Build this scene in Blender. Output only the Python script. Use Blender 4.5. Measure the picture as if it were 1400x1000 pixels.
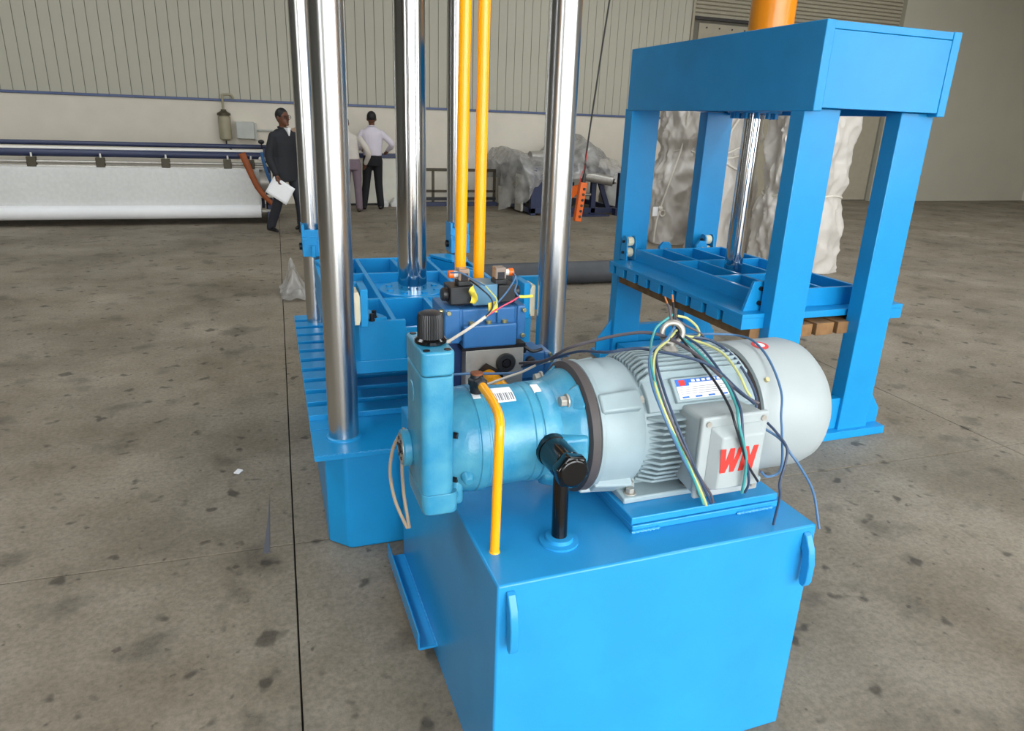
import bpy, bmesh, math, random
from mathutils import Vector, Matrix, noise

# ------------------------------------------------------------------ clear
for o in list(bpy.data.objects):
    bpy.data.objects.remove(o)
scene = bpy.context.scene
COL = scene.collection
PI = math.pi
random.seed(7)

# ------------------------------------------------------------------ camera
RR = ((0.939845, -0.080990, 0.331861), (-0.339803, -0.321184, 0.883954), (0.034997, -0.943547, -0.329384))
cd = bpy.data.cameras.new('camera')
cam = bpy.data.objects.new('camera', cd)
COL.objects.link(cam)
cd.sensor_width = 36.0
cd.lens = 960.0 / 1400.0 * 36.0
cd.clip_start = 0.05
cd.clip_end = 200
m = Matrix.Identity(4)
for i in range(3):
    m[i][0] = RR[i][0]
    m[i][1] = -RR[i][1]
    m[i][2] = -RR[i][2]
m[2][3] = 1.75
cam.matrix_world = m
scene.camera = cam

# ------------------------------------------------------------------ world, light, exposure
world = bpy.data.worlds.new('overcast_sky')
scene.world = world
world.use_nodes = True
bg = world.node_tree.nodes['Background']
bg.inputs[0].default_value = (0.93, 0.97, 1.0, 1)
bg.inputs[1].default_value = 4.2
scene.view_settings.view_transform = 'Standard'
scene.view_settings.look = 'None'
scene.view_settings.exposure = 1.2
scene.view_settings.gamma = 1.0
scene.view_settings.use_curve_mapping = False

HX0, HX1, HY0, HY1, HZ = -12.0, 22.0, -4.6, 15.2, 7.5
DOOR = (-1.8, 7.4, 5.4)                     # open loading door in the wall behind the camera
ADDED_WINS = [(-7.6, -6.2), (9.8, 12.0)]          # windows added there for light bands in the chrome, sill 1.0, head 4.6
SKYL = [(-4.4, -3.2), (5.6, 6.8), (13.6, 14.8)]
SKY_Y = (-3.5, 12.0)

def portal(name, loc, rot, sx, sy):
    l = bpy.data.lights.new(name, 'AREA')
    l.shape = 'RECTANGLE'
    l.size, l.size_y = sx, sy
    l.cycles.is_portal = True
    o = bpy.data.objects.new(name, l)
    COL.objects.link(o)
    o.location = loc
    o.rotation_euler = rot
portal('door_portal', ((DOOR[0]+DOOR[1])/2, HY0-0.02, DOOR[2]/2), (PI/2, 0, 0), DOOR[1]-DOOR[0], DOOR[2])
for a, b in ADDED_WINS:
    portal('added_window_portal', ((a+b)/2, HY0-0.02, 2.8), (PI/2, 0, 0), b-a, 3.6)
for k, (a, b) in enumerate(SKYL):
    portal('skylight_portal', ((a+b)/2, sum(SKY_Y)/2, HZ+0.02), (0, 0, 0), b-a, SKY_Y[1]-SKY_Y[0])

# ------------------------------------------------------------------ materials
def lin(c):
    c /= 255.0
    return c/12.92 if c <= 0.04045 else ((c+0.055)/1.055)**2.4
def rgb(*c):
    return tuple(lin(v) for v in c) + (1.0,)
MATS = {}
def mat(name, col, rough=0.5, metal=0.0, var=0.06, scale=8.0, bump=0.0, bscale=60.0, coat=0.0, col2=None, rvar=0.0, spec=0.5):
    if name in MATS:
        return MATS[name]
    mt = bpy.data.materials.new(name)
    mt.use_nodes = True
    nt = mt.node_tree
    p = nt.nodes['Principled BSDF']
    tc = nt.nodes.new('ShaderNodeTexCoord')
    nz = nt.nodes.new('ShaderNodeTexNoise')
    nz.inputs['Scale'].default_value = scale
    nz.inputs['Detail'].default_value = 5
    nt.links.new(tc.outputs['Object'], nz.inputs['Vector'])
    rp = nt.nodes.new('ShaderNodeValToRGB')
    rp.color_ramp.elements[0].position = 0.3
    rp.color_ramp.elements[1].position = 0.7
    c = rgb(*col)
    if col2:
        d = rgb(*col2)
    else:
        d = tuple(min(1, v*(1+var)) for v in c[:3]) + (1,)
        c = tuple(v*(1-var) for v in c[:3]) + (1,)
    rp.color_ramp.elements[0].color = c
    rp.color_ramp.elements[1].color = d
    nt.links.new(nz.outputs['Fac'], rp.inputs['Fac'])
    nt.links.new(rp.outputs['Color'], p.inputs['Base Color'])
    p.inputs['Roughness'].default_value = rough
    p.inputs['Metallic'].default_value = metal
    p.inputs['Specular IOR Level'].default_value = spec
    if coat:
        p.inputs['Coat Weight'].default_value = coat
        p.inputs['Coat Roughness'].default_value = 0.08
    if rvar:
        mr = nt.nodes.new('ShaderNodeMapRange')
        mr.inputs['To Min'].default_value = max(0.02, rough-rvar)
        mr.inputs['To Max'].default_value = min(1, rough+rvar)
        nt.links.new(nz.outputs['Fac'], mr.inputs['Value'])
        nt.links.new(mr.outputs['Result'], p.inputs['Roughness'])
    if bump:
        nb = nt.nodes.new('ShaderNodeTexNoise')
        nb.inputs['Scale'].default_value = bscale
        nb.inputs['Detail'].default_value = 3
        nt.links.new(tc.outputs['Object'], nb.inputs['Vector'])
        bp = nt.nodes.new('ShaderNodeBump')
        bp.inputs['Strength'].default_value = bump
        bp.inputs['Distance'].default_value = 0.01
        nt.links.new(nb.outputs['Fac'], bp.inputs['Height'])
        nt.links.new(bp.outputs['Normal'], p.inputs['Normal'])
    MATS[name] = mt
    return mt

M_BLUE = mat('blue_paint', (40, 143, 202), 0.26, var=0.05, scale=5, bump=0.04, bscale=25, spec=0.4)
M_BLUE2 = mat('press_blue_paint', (24, 142, 202), 0.30, var=0.06, scale=4, bump=0.04, bscale=30, spec=0.4)
M_CHROME = mat('polished_chrome', (210, 210, 210), 0.11, metal=1.0, var=0.01, scale=1)
M_CHROME2 = mat('ground_steel_rod', (206, 206, 206), 0.25, metal=1.0, var=0.015, scale=3)
M_YEL = mat('yellow_pipe_paint', (250, 168, 8), 0.25, var=0.04, scale=6, bump=0.05, bscale=40)
M_ORANGE = mat('orange_cylinder_paint', (240, 140, 18), 0.28, var=0.03)
M_TURQ = mat('turquoise_casting_paint', (26, 124, 166), 0.28, var=0.1, scale=10, bump=0.10, bscale=90, col2=(84, 158, 182))
M_MOTOR = mat('grey_motor_paint', (148, 165, 170), 0.42, var=0.07, scale=9, bump=0.06, bscale=70)
M_COWL = mat('grey_cowl_paint', (162, 170, 171), 0.45, var=0.05, scale=6)
M_DARKDISC = mat('dark_brown_primer', (72, 66, 66), 0.6, var=0.15, scale=10)
M_BLACKGLOSS = mat('gloss_black_paint', (8, 8, 10), 0.12, var=0.2)
M_BLACK = mat('black_plastic', (30, 31, 33), 0.45, var=0.15, bump=0.05)
M_VALVE = mat('valve_blue_paint', (46, 100, 152), 0.36, var=0.06, bump=0.05)
M_STEEL = mat('bare_steel', (176, 172, 164), 0.42, metal=0.55, var=0.12, scale=18, bump=0.04)
M_STEELBLUE = mat('grey_blue_steel', (92, 136, 164), 0.45, metal=0.3, var=0.15, scale=16)
M_BRASS = mat('zinc_plated_bolt', (196, 184, 140), 0.3, metal=0.9, var=0.15, scale=40)
M_BOLT = mat('dark_bolt_steel', (46, 46, 50), 0.4, metal=0.7, var=0.2, scale=40)
M_PAD = mat('cream_nylon', (226, 216, 184), 0.5, var=0.05)
M_CLEAR = mat('smoky_clear_plastic', (200, 178, 162), 0.12, var=0.1)
MATS['smoky_clear_plastic'].node_tree.nodes['Principled BSDF'].inputs['Transmission Weight'].default_value = 0.6
M_ORTIP = mat('orange_plastic', (232, 104, 24), 0.35, var=0.06)
M_YTAPE = mat('yellow_tape', (240, 214, 74), 0.5, var=0.06)
M_WHITE = mat('white_plastic', (226, 224, 216), 0.5, var=0.04)
M_PAPER = mat('white_paper', (236, 236, 236), 0.8, var=0.02)
M_RED = mat('red_print', (216, 52, 44), 0.5, var=0.12, scale=30)
M_LBLUE = mat('blue_print', (44, 108, 196), 0.5, var=0.05)
M_LGREY = mat('grey_print', (120, 120, 126), 0.6, var=0.05)
M_COPPER = mat('bare_copper', (230, 150, 100), 0.35, metal=0.8, var=0.15, scale=60)
M_WOOD = mat('rough_timber', (136, 100, 62), 0.8, var=0.3, scale=12, bump=0.2, bscale=40)
M_NAVY = mat('navy_machine_paint', (46, 54, 84), 0.45, var=0.1)
M_CREAMP = mat('cream_sheet_metal', (214, 210, 196), 0.5, var=0.04)
M_GREYPIPE = mat('dark_grey_pipe', (66, 68, 72), 0.6, var=0.15, scale=6)
M_TARP = mat('silver_tarpaulin', (206, 200, 192), 0.36, metal=0.0, var=0.08, scale=4, bump=0.6, bscale=6)
M_ROPE = mat('white_rope', (222, 216, 204), 0.8, var=0.06, bump=0.3, bscale=200)
M_BAG = mat('white_woven_bag', (206, 204, 200), 0.7, var=0.06, bump=0.3, bscale=20)
M_OLIVE = mat('olive_steel_tube', (70, 62, 44), 0.5, var=0.12)
M_BELT = mat('brown_leather_belt', (150, 76, 30), 0.55, var=0.1)
M_FABRIC = mat('white_woven_cloth', (206, 206, 202), 0.75, var=0.05, scale=20)
M_WALL = mat('white_plaster', (218, 210, 194), 0.85, var=0.035, scale=2.5, bump=0.05, bscale=40)
M_PANEL = mat('beige_sheet_panel', (182, 178, 161), 0.6, var=0.03, scale=1.2)
M_SEAM = mat('panel_seam', (116, 112, 100), 0.8)
M_TRIM = mat('blue_trim', (88, 102, 140), 0.5, var=0.06)
M_ROOF = mat('roof_sheet', (160, 160, 154), 0.7, var=0.04)
M_DOORSH = mat('door_sheet', (166, 158, 138), 0.65, var=0.04)
M_DARKSTEEL = mat('dark_steel', (52, 48, 46), 0.5, var=0.1)
M_SKIN = mat('skin', (104, 64, 44), 0.55, var=0.06)
M_HAIR = mat('black_hair', (20, 18, 18), 0.6, var=0.2, scale=60)

def concrete():
    mt = bpy.data.materials.new('stained_concrete')
    mt.use_nodes = True
    nt = mt.node_tree
    p = nt.nodes['Principled BSDF']
    geo = nt.nodes.new('ShaderNodeNewGeometry')
    def nz(scale, detail, rough=0.6):
        n = nt.nodes.new('ShaderNodeTexNoise')
        n.inputs['Scale'].default_value = scale
        n.inputs['Detail'].default_value = detail
        n.inputs['Roughness'].default_value = rough
        nt.links.new(geo.outputs['Position'], n.inputs['Vector'])
        return n
    def ramp(src, p0, c0, p1, c1):
        r = nt.nodes.new('ShaderNodeValToRGB')
        r.color_ramp.elements[0].position = p0
        r.color_ramp.elements[0].color = c0
        r.color_ramp.elements[1].position = p1
        r.color_ramp.elements[1].color = c1
        nt.links.new(src, r.inputs['Fac'])
        return r
    def mul(a, b, fac=1.0):
        x = nt.nodes.new('ShaderNodeMix')
        x.data_type = 'RGBA'
        x.blend_type = 'MULTIPLY'
        x.inputs['Factor'].default_value = fac
        nt.links.new(a, x.inputs['A'])
        nt.links.new(b, x.inputs['B'])
        return x.outputs['Result']
    base = ramp(nz(1.1, 6, 0.7).outputs['Fac'], 0.3, rgb(118, 107, 89), 0.72, rgb(160, 150, 134))
    g = lambda v: (v, v, v, 1)
    fine = ramp(nz(46, 4, 0.7).outputs['Fac'], 0.35, g(0.72), 0.6, g(1.0))
    blot = ramp(nz(3.2, 3, 0.5).outputs['Fac'], 0.30, g(0.5), 0.42, g(1.0))
    spots = ramp(nz(9.0, 2, 0.4).outputs['Fac'], 0.28, g(0.30), 0.35, g(1.0))
    c = mul(base.outputs['Color'], fine.outputs['Color'])
    c = mul(c, blot.outputs['Color'], 0.75)
    c = mul(c, spots.outputs['Color'], 0.85)
    dots = ramp(nz(21.0, 2, 0.5).outputs['Fac'], 0.25, g(0.35), 0.33, g(1.0))
    c = mul(c, dots.outputs['Color'], 0.8)
    big = ramp(nz(0.75, 4, 0.6).outputs['Fac'], 0.35, g(0.78), 0.6, g(1.0))
    c = mul(c, big.outputs['Color'], 1.0)
    nt.links.new(c, p.inputs['Base Color'])
    p.inputs['Roughness'].default_value = 0.62
    p.inputs['Specular IOR Level'].default_value = 0.3
    b = nt.nodes.new('ShaderNodeBump')
    b.inputs['Strength'].default_value = 0.15
    b.inputs['Distance'].default_value = 0.01
    nt.links.new(nz(80, 3).outputs['Fac'], b.inputs['Height'])
    nt.links.new(b.outputs['Normal'], p.inputs['Normal'])
    return mt
M_CONC = concrete()
M_JOINT = mat('joint_dirt', (52, 48, 44), 0.9, var=0.2)

def plastic_sheet():
    mt = bpy.data.materials.new('milky_plastic_sheet')
    mt.use_nodes = True
    nt = mt.node_tree
    p = nt.nodes['Principled BSDF']
    p.inputs['Roughness'].default_value = 0.2
    tc = nt.nodes.new('ShaderNodeTexCoord')
    n = nt.nodes.new('ShaderNodeTexNoise')
    n.inputs['Scale'].default_value = 5
    nt.links.new(tc.outputs['Object'], n.inputs['Vector'])
    r = nt.nodes.new('ShaderNodeValToRGB')
    r.color_ramp.elements[0].color = rgb(140, 138, 134)
    r.color_ramp.elements[1].color = rgb(190, 188, 184)
    nt.links.new(n.outputs['Fac'], r.inputs['Fac'])
    nt.links.new(r.outputs['Color'], p.inputs['Base Color'])
    mr = nt.nodes.new('ShaderNodeMapRange')
    mr.inputs['From Min'].default_value = 0.3
    mr.inputs['From Max'].default_value = 0.7
    mr.inputs['To Min'].default_value = 0.45
    mr.inputs['To Max'].default_value = 0.8
    nt.links.new(n.outputs['Fac'], mr.inputs['Value'])
    nt.links.new(mr.outputs['Result'], p.inputs['Alpha'])
    return mt
M_SHEET = plastic_sheet()

# ------------------------------------------------------------------ mesh helpers
class MB:
    def __init__(self):
        self.bm = bmesh.new()
    def box(self, x0, x1, y0, y1, z0, z1):
        v = [self.bm.verts.new(c) for c in ((x0,y0,z0),(x1,y0,z0),(x1,y1,z0),(x0,y1,z0),(x0,y0,z1),(x1,y0,z1),(x1,y1,z1),(x0,y1,z1))]
        for f in ((0,3,2,1),(4,5,6,7),(0,1,5,4),(1,2,6,5),(2,3,7,6),(3,0,4,7)):
            self.bm.faces.new([v[i] for i in f])
        return self
    def hexa(self, a, b):
        # two quads (lists of four points) joined to a solid
        va = [self.bm.verts.new(c) for c in a]
        vb = [self.bm.verts.new(c) for c in b]
        self.bm.faces.new(va[::-1])
        self.bm.faces.new(vb)
        for i in range(4):
            j = (i+1) % 4
            self.bm.faces.new((va[i], va[j], vb[j], vb[i]))
        return self
    def prism(self, poly, axis, a, b):
        # poly: 2-D points; axis 0: (y,z), 1: (x,z), 2: (x,y)
        def P(p, t):
            return ((t,p[0],p[1]), (p[0],t,p[1]), (p[0],p[1],t))[axis]
        va = [self.bm.verts.new(P(p, a)) for p in poly]
        vb = [self.bm.verts.new(P(p, b)) for p in poly]
        self.bm.faces.new(va)
        self.bm.faces.new(vb[::-1])
        n = len(poly)
        for i in range(n):
            j = (i+1) % n
            self.bm.faces.new((va[j], va[i], vb[i], vb[j]))
        return self
    def rings(self, rings, cap=True):
        vs = [[self.bm.verts.new(p) for p in r] for r in rings]
        n = len(vs[0])
        for a, b in zip(vs, vs[1:]):
            for i in range(n):
                j = (i+1) % n
                self.bm.faces.new((a[i], a[j], b[j], b[i]))
        if cap:
            self.bm.faces.new(vs[0][::-1])
            self.bm.faces.new(vs[-1])
        return self
    def lathe(self, prof, o, d, seg=32, rot=0.0):
        # prof: (distance along d, radius)
        d = Vector(d).normalized()
        o = Vector(o)
        u = d.orthogonal().normalized() if abs(d.z) < 0.9 else Vector((1,0,0))
        if abs(d.z) < 0.9:
            u = Vector((0,0,1)) - d*d.z
            u.normalize()
        w = d.cross(u)
        rs = []
        for t, r in prof:
            r = max(r, 1e-4)
            rs.append([o + d*t + (u*math.cos(rot+2*PI*k/seg) + w*math.sin(rot+2*PI*k/seg))*r for k in range(seg)])
        return self.rings(rs)
    def cyl(self, p0, p1, r, seg=24, r2=None, rot=0.0):
        p0 = Vector(p0); p1 = Vector(p1)
        return self.lathe([(0, r), ((p1-p0).length, r if r2 is None else r2)], p0, p1-p0, seg, rot)
    def tube(self, pts, r, seg=10, smooth=6):
        pts = [Vector(p) for p in pts]
        if smooth and len(pts) > 2:
            q = [pts[0]*2-pts[1]] + pts + [pts[-1]*2-pts[-2]]
            out = []
            for i in range(1, len(q)-2):
                a, b, c, e = q[i-1], q[i], q[i+1], q[i+2]
                for k in range(smooth):
                    t = k/smooth
                    out.append(0.5*((2*b)+(c-a)*t+(2*a-5*b+4*c-e)*t*t+(3*b-a-3*c+e)*t**3))
            out.append(pts[-1])
            pts = out
        rr = r if isinstance(r, (list, tuple)) else None
        rs = []
        t0 = (pts[1]-pts[0]).normalized()
        u = t0.orthogonal().normalized()
        n = len(pts)
        for i, p in enumerate(pts):
            t = (pts[min(i+1, n-1)]-pts[max(i-1, 0)]).normalized()
            u = (u - t*u.dot(t)).normalized()
            w = t.cross(u)
            if rr:
                f = i/(n-1)*(len(rr)-1)
                k = min(int(f), len(rr)-2)
                ra = rr[k]*(1-(f-k))+rr[k+1]*(f-k)
            else:
                ra = r
            rs.append([p+(u*math.cos(2*PI*k/seg)+w*math.sin(2*PI*k/seg))*ra for k in range(seg)])
        return self.rings(rs)
    def ball(self, c, rx, ry=None, rz=None, seg=16, rotz=0.0):
        ry = rx if ry is None else ry
        rz = rx if rz is None else rz
        mtx = Matrix.Translation(c) @ Matrix.Rotation(rotz, 4, 'Z') @ Matrix.Diagonal((rx, ry, rz, 1))
        bmesh.ops.create_uvsphere(self.bm, u_segments=seg, v_segments=max(6, seg//2+2), radius=1.0, matrix=mtx)
        return self
    def torus(self, c, axis, R, r, seg=28, s2=10):
        a = Vector(axis).normalized()
        u = a.orthogonal().normalized()
        w = a.cross(u)
        c = Vector(c)
        vs = []
        for i in range(seg):
            d = u*math.cos(2*PI*i/seg)+w*math.sin(2*PI*i/seg)
            vs.append([self.bm.verts.new(c+d*(R+r*math.cos(2*PI*k/s2))+a*r*math.sin(2*PI*k/s2)) for k in range(s2)])
        for i in range(seg):
            for k in range(s2):
                self.bm.faces.new((vs[i][k], vs[(i+1)%seg][k], vs[(i+1)%seg][(k+1)%s2], vs[i][(k+1)%s2]))
        return self
    def grid(self, fn, nu, nv):
        vs = [[self.bm.verts.new(fn(i/nu, j/nv)) for j in range(nv+1)] for i in range(nu+1)]
        for i in range(nu):
            for j in range(nv):
                self.bm.faces.new((vs[i][j], vs[i+1][j], vs[i+1][j+1], vs[i][j+1]))
        return self

WP = {}          # world position of every object's origin
def build(name, mb, material, parent=None, bevel=0.0, seg=2, smooth=35, raw=False, thick=0.0, remesh=0.0):
    bm = mb.bm
    bmesh.ops.recalc_face_normals(bm, faces=bm.faces)
    me = bpy.data.meshes.new(name)
    org = Vector((0, 0, 0))
    if not raw:
        xs = [v.co.x for v in bm.verts]; ys = [v.co.y for v in bm.verts]; zs = [v.co.z for v in bm.verts]
        org = Vector(((min(xs)+max(xs))/2, (min(ys)+max(ys))/2, min(zs)))
        bmesh.ops.translate(bm, verts=bm.verts, vec=-org)
    bm.to_mesh(me)
    bm.free()
    if smooth:
        me.polygons.foreach_set('use_smooth', [True]*len(me.polygons))
        me.set_sharp_from_angle(angle=math.radians(smooth))
    me.materials.append(material)
    o = bpy.data.objects.new(name, me)
    COL.objects.link(o)
    place(o, org, parent)
    if remesh:
        r = o.modifiers.new('remesh', 'REMESH')
        r.mode = 'VOXEL'
        r.voxel_size = remesh
        r.use_smooth_shade = True
        s = o.modifiers.new('smooth', 'SMOOTH')
        s.iterations = 4
        s.factor = 0.5
    if thick:
        s = o.modifiers.new('thickness', 'SOLIDIFY')
        s.thickness = thick
    if bevel:
        b = o.modifiers.new('bevel', 'BEVEL')
        b.width = bevel
        b.segments = seg
        b.limit_method = 'ANGLE'
        b.angle_limit = math.radians(40)
    return o
def place(o, world_org, parent=None):
    WP[o.name] = Vector(world_org)
    if parent is not None:
        o.parent = parent
        o.location = Vector(world_org) - WP[parent.name]
    else:
        o.location = world_org
def tag(o, label, cat, group=None):
    o['label'] = label
    o['category'] = cat
    if group:
        o['group'] = group
    return o
def thing(name, loc, label, cat, group=None):
    o = bpy.data.objects.new(name, None)
    o.empty_display_size = 0.1
    COL.objects.link(o)
    place(o, loc)
    return tag(o, label, cat, group)
def dup(o, delta, parent=None):
    c = o.copy()
    COL.objects.link(c)
    par = parent if parent is not None else o.parent
    c.parent = par
    w = WP[o.name] + Vector(delta)
    WP[c.name] = w
    c.location = w - (WP[par.name] if par is not None else Vector((0, 0, 0)))
    return c
def struct(o):
    o['kind'] = 'structure'
    return o

# ================================================================== SETTING
# floor: a dirt-dark screed with the cast slabs as pieces of their own
floor = struct(build('floor', MB().box(HX0-2, HX1+2, -20, HY1+1.5, -0.30, -0.02), M_JOINT, smooth=0))
XJ = [0.06 + 4.1*k for k in range(-3, 6)]
YJ = [2.74 + 2.75*k for k in range(-8, 7)]
XJ[0], XJ[-1] = HX0-1, HX1+1
slabs = {}
for a, b in zip(XJ, XJ[1:]):
    for c, d in zip(YJ, YJ[1:]):
        d2 = d
        if c >= HY1+1 or d < -9:
            continue
        key = (round(b-a, 3), round(d2-c, 3))
        if key in slabs:
            o0, a0, c0 = slabs[key]
            dup(o0, (a-a0, c-c0, 0))
        else:
            o = build('slab', MB().box(a+0.003, b-0.003, c+0.003, d2-0.003, -0.03, 0), M_CONC, floor, smooth=0, bevel=0.002, seg=1)
            slabs[key] = (o, a, c)
# the slab grid runs two degrees off the machine row
_rot = Matrix.Rotation(math.radians(-2.2), 4, 'Z')
_piv = Vector((0.06, 2.74, 0))
floor.location = _piv + _rot.to_3x3() @ (floor.location - _piv)
floor.rotation_euler = (0, 0, math.radians(-2.2))

# back wall: plastered plinth wall, blue strip, standing sheet panels
XE = 9.74
ZT = 1.92
wall_back = struct(build('wall_back', MB().box(HX0, XE, HY1+0.02, HY1+0.3, 0, HZ), M_SEAM, smooth=0))
build('plinth_wall', MB().box(HX0, XE, HY1-0.015, HY1+0.02, 0, ZT-0.02), M_WALL, wall_back, smooth=0)
x = XE - 0.184
pan = build('panel', MB().prism([(x+0.003, HY1+0.02), (x+0.006, HY1+0.004), (x+0.178, HY1+0.004), (x+0.181, HY1+0.02)], 2, ZT+0.03, HZ), M_PANEL, wall_back, smooth=0)
k = 1
while x - 0.184*k > -8.2:
    dup(pan, (-0.184*k, 0, 0))
    k += 1
build('wide_panel', MB().box(HX0, x-0.184*(k-1)-0.003, HY1+0.004, HY1+0.02, ZT+0.03, HZ), M_PANEL, wall_back, smooth=0)
struct(build('trim_1', MB().box(HX0, XE, HY1-0.04, HY1+0.02, ZT-0.012, ZT+0.025), M_TRIM, smooth=0))
# the corner post with its pipes, then the large sliding door with sheet infill
struct(build('trim_2', MB().box(XE+0.002, XE+0.06, HY1-0.03, HY1+0.3, 0, HZ), M_DOORSH, smooth=0))
pp = MB()
pp.cyl((XE+0.12, HY1+0.0, 0.02), (XE+0.12, HY1+0.0, 2.3), 0.03, 12)
pp.cyl((XE+0.19, HY1+0.05, 0.02), (XE+0.19, HY1+0.05, 2.2), 0.025, 12)
tag(build('drain_pipe', pp, M_DARKSTEEL), 'dark pair of drain pipes in the wall corner beside the sliding door', 'pipe')
door = struct(build('door_1', MB().box(XE+0.06, 16.0, HY1+0.12, HY1+0.3, 0, 4.1), M_SEAM, smooth=0))
for i in range(4):
    a = XE+0.28+i*1.48
    build('door_panel', MB().box(a, a+1.45, HY1+0.09, HY1+0.12, 0.03, 4.02), M_DOORSH, door, smooth=0, bevel=0.006)
    for q in range(4):
        build('door_bolt', MB().cyl((a+0.2+q*0.35, HY1+0.09, 3.93), (a+0.2+q*0.35, HY1+0.07, 3.93), 0.018, 8), M_DARKSTEEL, door)
struct(build('trim_3', MB().box(XE+0.06, 16.0, HY1+0.02, HY1+0.16, 4.08, 4.14), M_DARKSTEEL, smooth=0))
wall_over = struct(build('wall_over_door', MB().box(XE+0.06, 16.0, HY1+0.16, HY1+0.3, 4.14, HZ), M_SEAM, smooth=0))
rib = build('sheet_rib', MB().prism([(HY1+0.16, 4.15), (HY1+0.13, 4.165), (HY1+0.13, 4.215), (HY1+0.16, 4.23)], 0, XE+0.06, 16.0), M_DOORSH, wall_over, smooth=0)
for i in range(1, 40):
    dup(rib, (0, 0, 0.084*i))
wb2 = struct(build('wall_back_end', MB().box(16.0, HX1, HY1, HY1+0.3, 0, HZ), M_PANEL, smooth=0))
struct(build('wall_left', MB().box(HX0-0.3, HX0, HY0, HY1+0.3, 0, HZ), mat('bounce_cut_grey', (112, 110, 104), 0.85), smooth=0))  # unseen wall, coloured dark to cut the light bounced onto the presses
struct(build('wall_right', MB().box(HX1, HX1+0.3, HY0, HY1+0.3, 0, HZ), M_WALL, smooth=0))
wf = MB()
for xp in (0.7, 3.9, 5.8):  # posts added across the door opening to stripe the chrome reflections
    wf.box(xp, xp+0.4, HY0-0.3, HY0, 0, DOOR[2])
(wa, wb_), (wc_, wd_) = ADDED_WINS
wf.box(HX0, wa, HY0-0.3, HY0, 0, HZ).box(wb_, DOOR[0], HY0-0.3, HY0, 0, HZ)
wf.box(DOOR[1], wc_, HY0-0.3, HY0, 0, HZ).box(wd_, HX1, HY0-0.3, HY0, 0, HZ)
for a, b in ADDED_WINS:
    wf.box(a, b, HY0-0.3, HY0, 0, 1.0).box(a, b, HY0-0.3, HY0, 4.6, HZ)
wf.box(DOOR[0], DOOR[1], HY0-0.3, HY0, DOOR[2], HZ)
struct(build('wall_front', wf, M_WALL, smooth=0))
ce = MB()
xs = [HX0] + [v for ab in SKYL for v in ab] + [HX1]
for i in range(0, len(xs), 2):
    ce.box(xs[i], xs[i+1], SKY_Y[0], SKY_Y[1], HZ, HZ+0.2)
ce.box(HX0, HX1, HY0-0.3, SKY_Y[0], HZ, HZ+0.2).box(HX0, HX1, SKY_Y[1], HY1+0.3, HZ, HZ+0.2)
struct(build('ceiling', ce, M_ROOF, smooth=0))

# ================================================================== OIL TANK
TX0, TX1, TY0, TY1, TZ = 0.475, 1.42, 1.305, 2.45, 0.712
tank = thing('oil_tank', ((TX0+TX1)/2, (TY0+TY1)/2, 0), 'big square blue steel oil tank carrying the motor and pump', 'tank')
tb = build('body', MB().box(TX0, TX1, TY0, TY1, 0, TZ), M_BLUE, tank, bevel=0.006)
# curved lifting lug, welded to the front face
lug = [(1.305, 0.695), (1.292, 0.690), (1.272, 0.655), (1.262, 0.61), (1.262, 0.555), (1.270, 0.538), (1.284, 0.538), (1.290, 0.552), (1.290, 0.605), (1.297, 0.635), (1.305, 0.645)]
build('lifting_lug', MB().prism(lug, 0, 0.496, 0.518), M_BLUE, tank, bevel=0.003)
build('lifting_lug', MB().prism(lug, 0, 1.375, 1.397), M_BLUE, tank, bevel=0.003)
# folded angle ledge on the left face
build('angle_ledge', MB().prism([(0.475, 0.055), (0.415, 0.055), (0.409, 0.061), (0.409, 0.125), (0.415, 0.125), (0.415, 0.064), (0.475, 0.064)], 1, 1.885, 2.44), M_BLUE, tank, bevel=0.0015)
wl = MB()
for i in range(22):
    wl.ball((0.4745, 1.89+i*0.025, 0.066), 0.006, 0.016, 0.005, seg=6)
build('ledge_weld', wl, M_BLUE, tank)['kind'] = 'stuff'
fl = MB().lathe([(0, 0.052), (0.006, 0.052), (0.008, 0.038), (0.018, 0.036), (0.019, 0.026)], (0.69, 1.44, TZ), (0, 0, 1), 32)
build('pipe_flange', fl, M_BLUE, tank)
# motor mount: two stacked blue plates
MYA, MZ = 1.68, 0.925
mt_ = build('motor_mount', MB().box(0.895, 1.385, 1.418, 1.95, TZ, TZ+0.02), M_BLUE, tank, bevel=0.003)
build('mount_shim', MB().box(0.893, 1.372, 1.421, 1.94, TZ+0.022, TZ+0.044), M_BLUE, mt_, bevel=0.003)
wm = MB()
for x0, x1 in ((0.90, 0.99), (1.24, 1.36)):
    n = int((x1-x0)/0.012)
    for i in range(n):
        wm.ball((x0+i*0.012, 1.417, TZ+0.003), 0.010, 0.008, 0.006, seg=6)
build('mount_weld', wm, M_BLUE, mt_)['kind'] = 'stuff'

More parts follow.
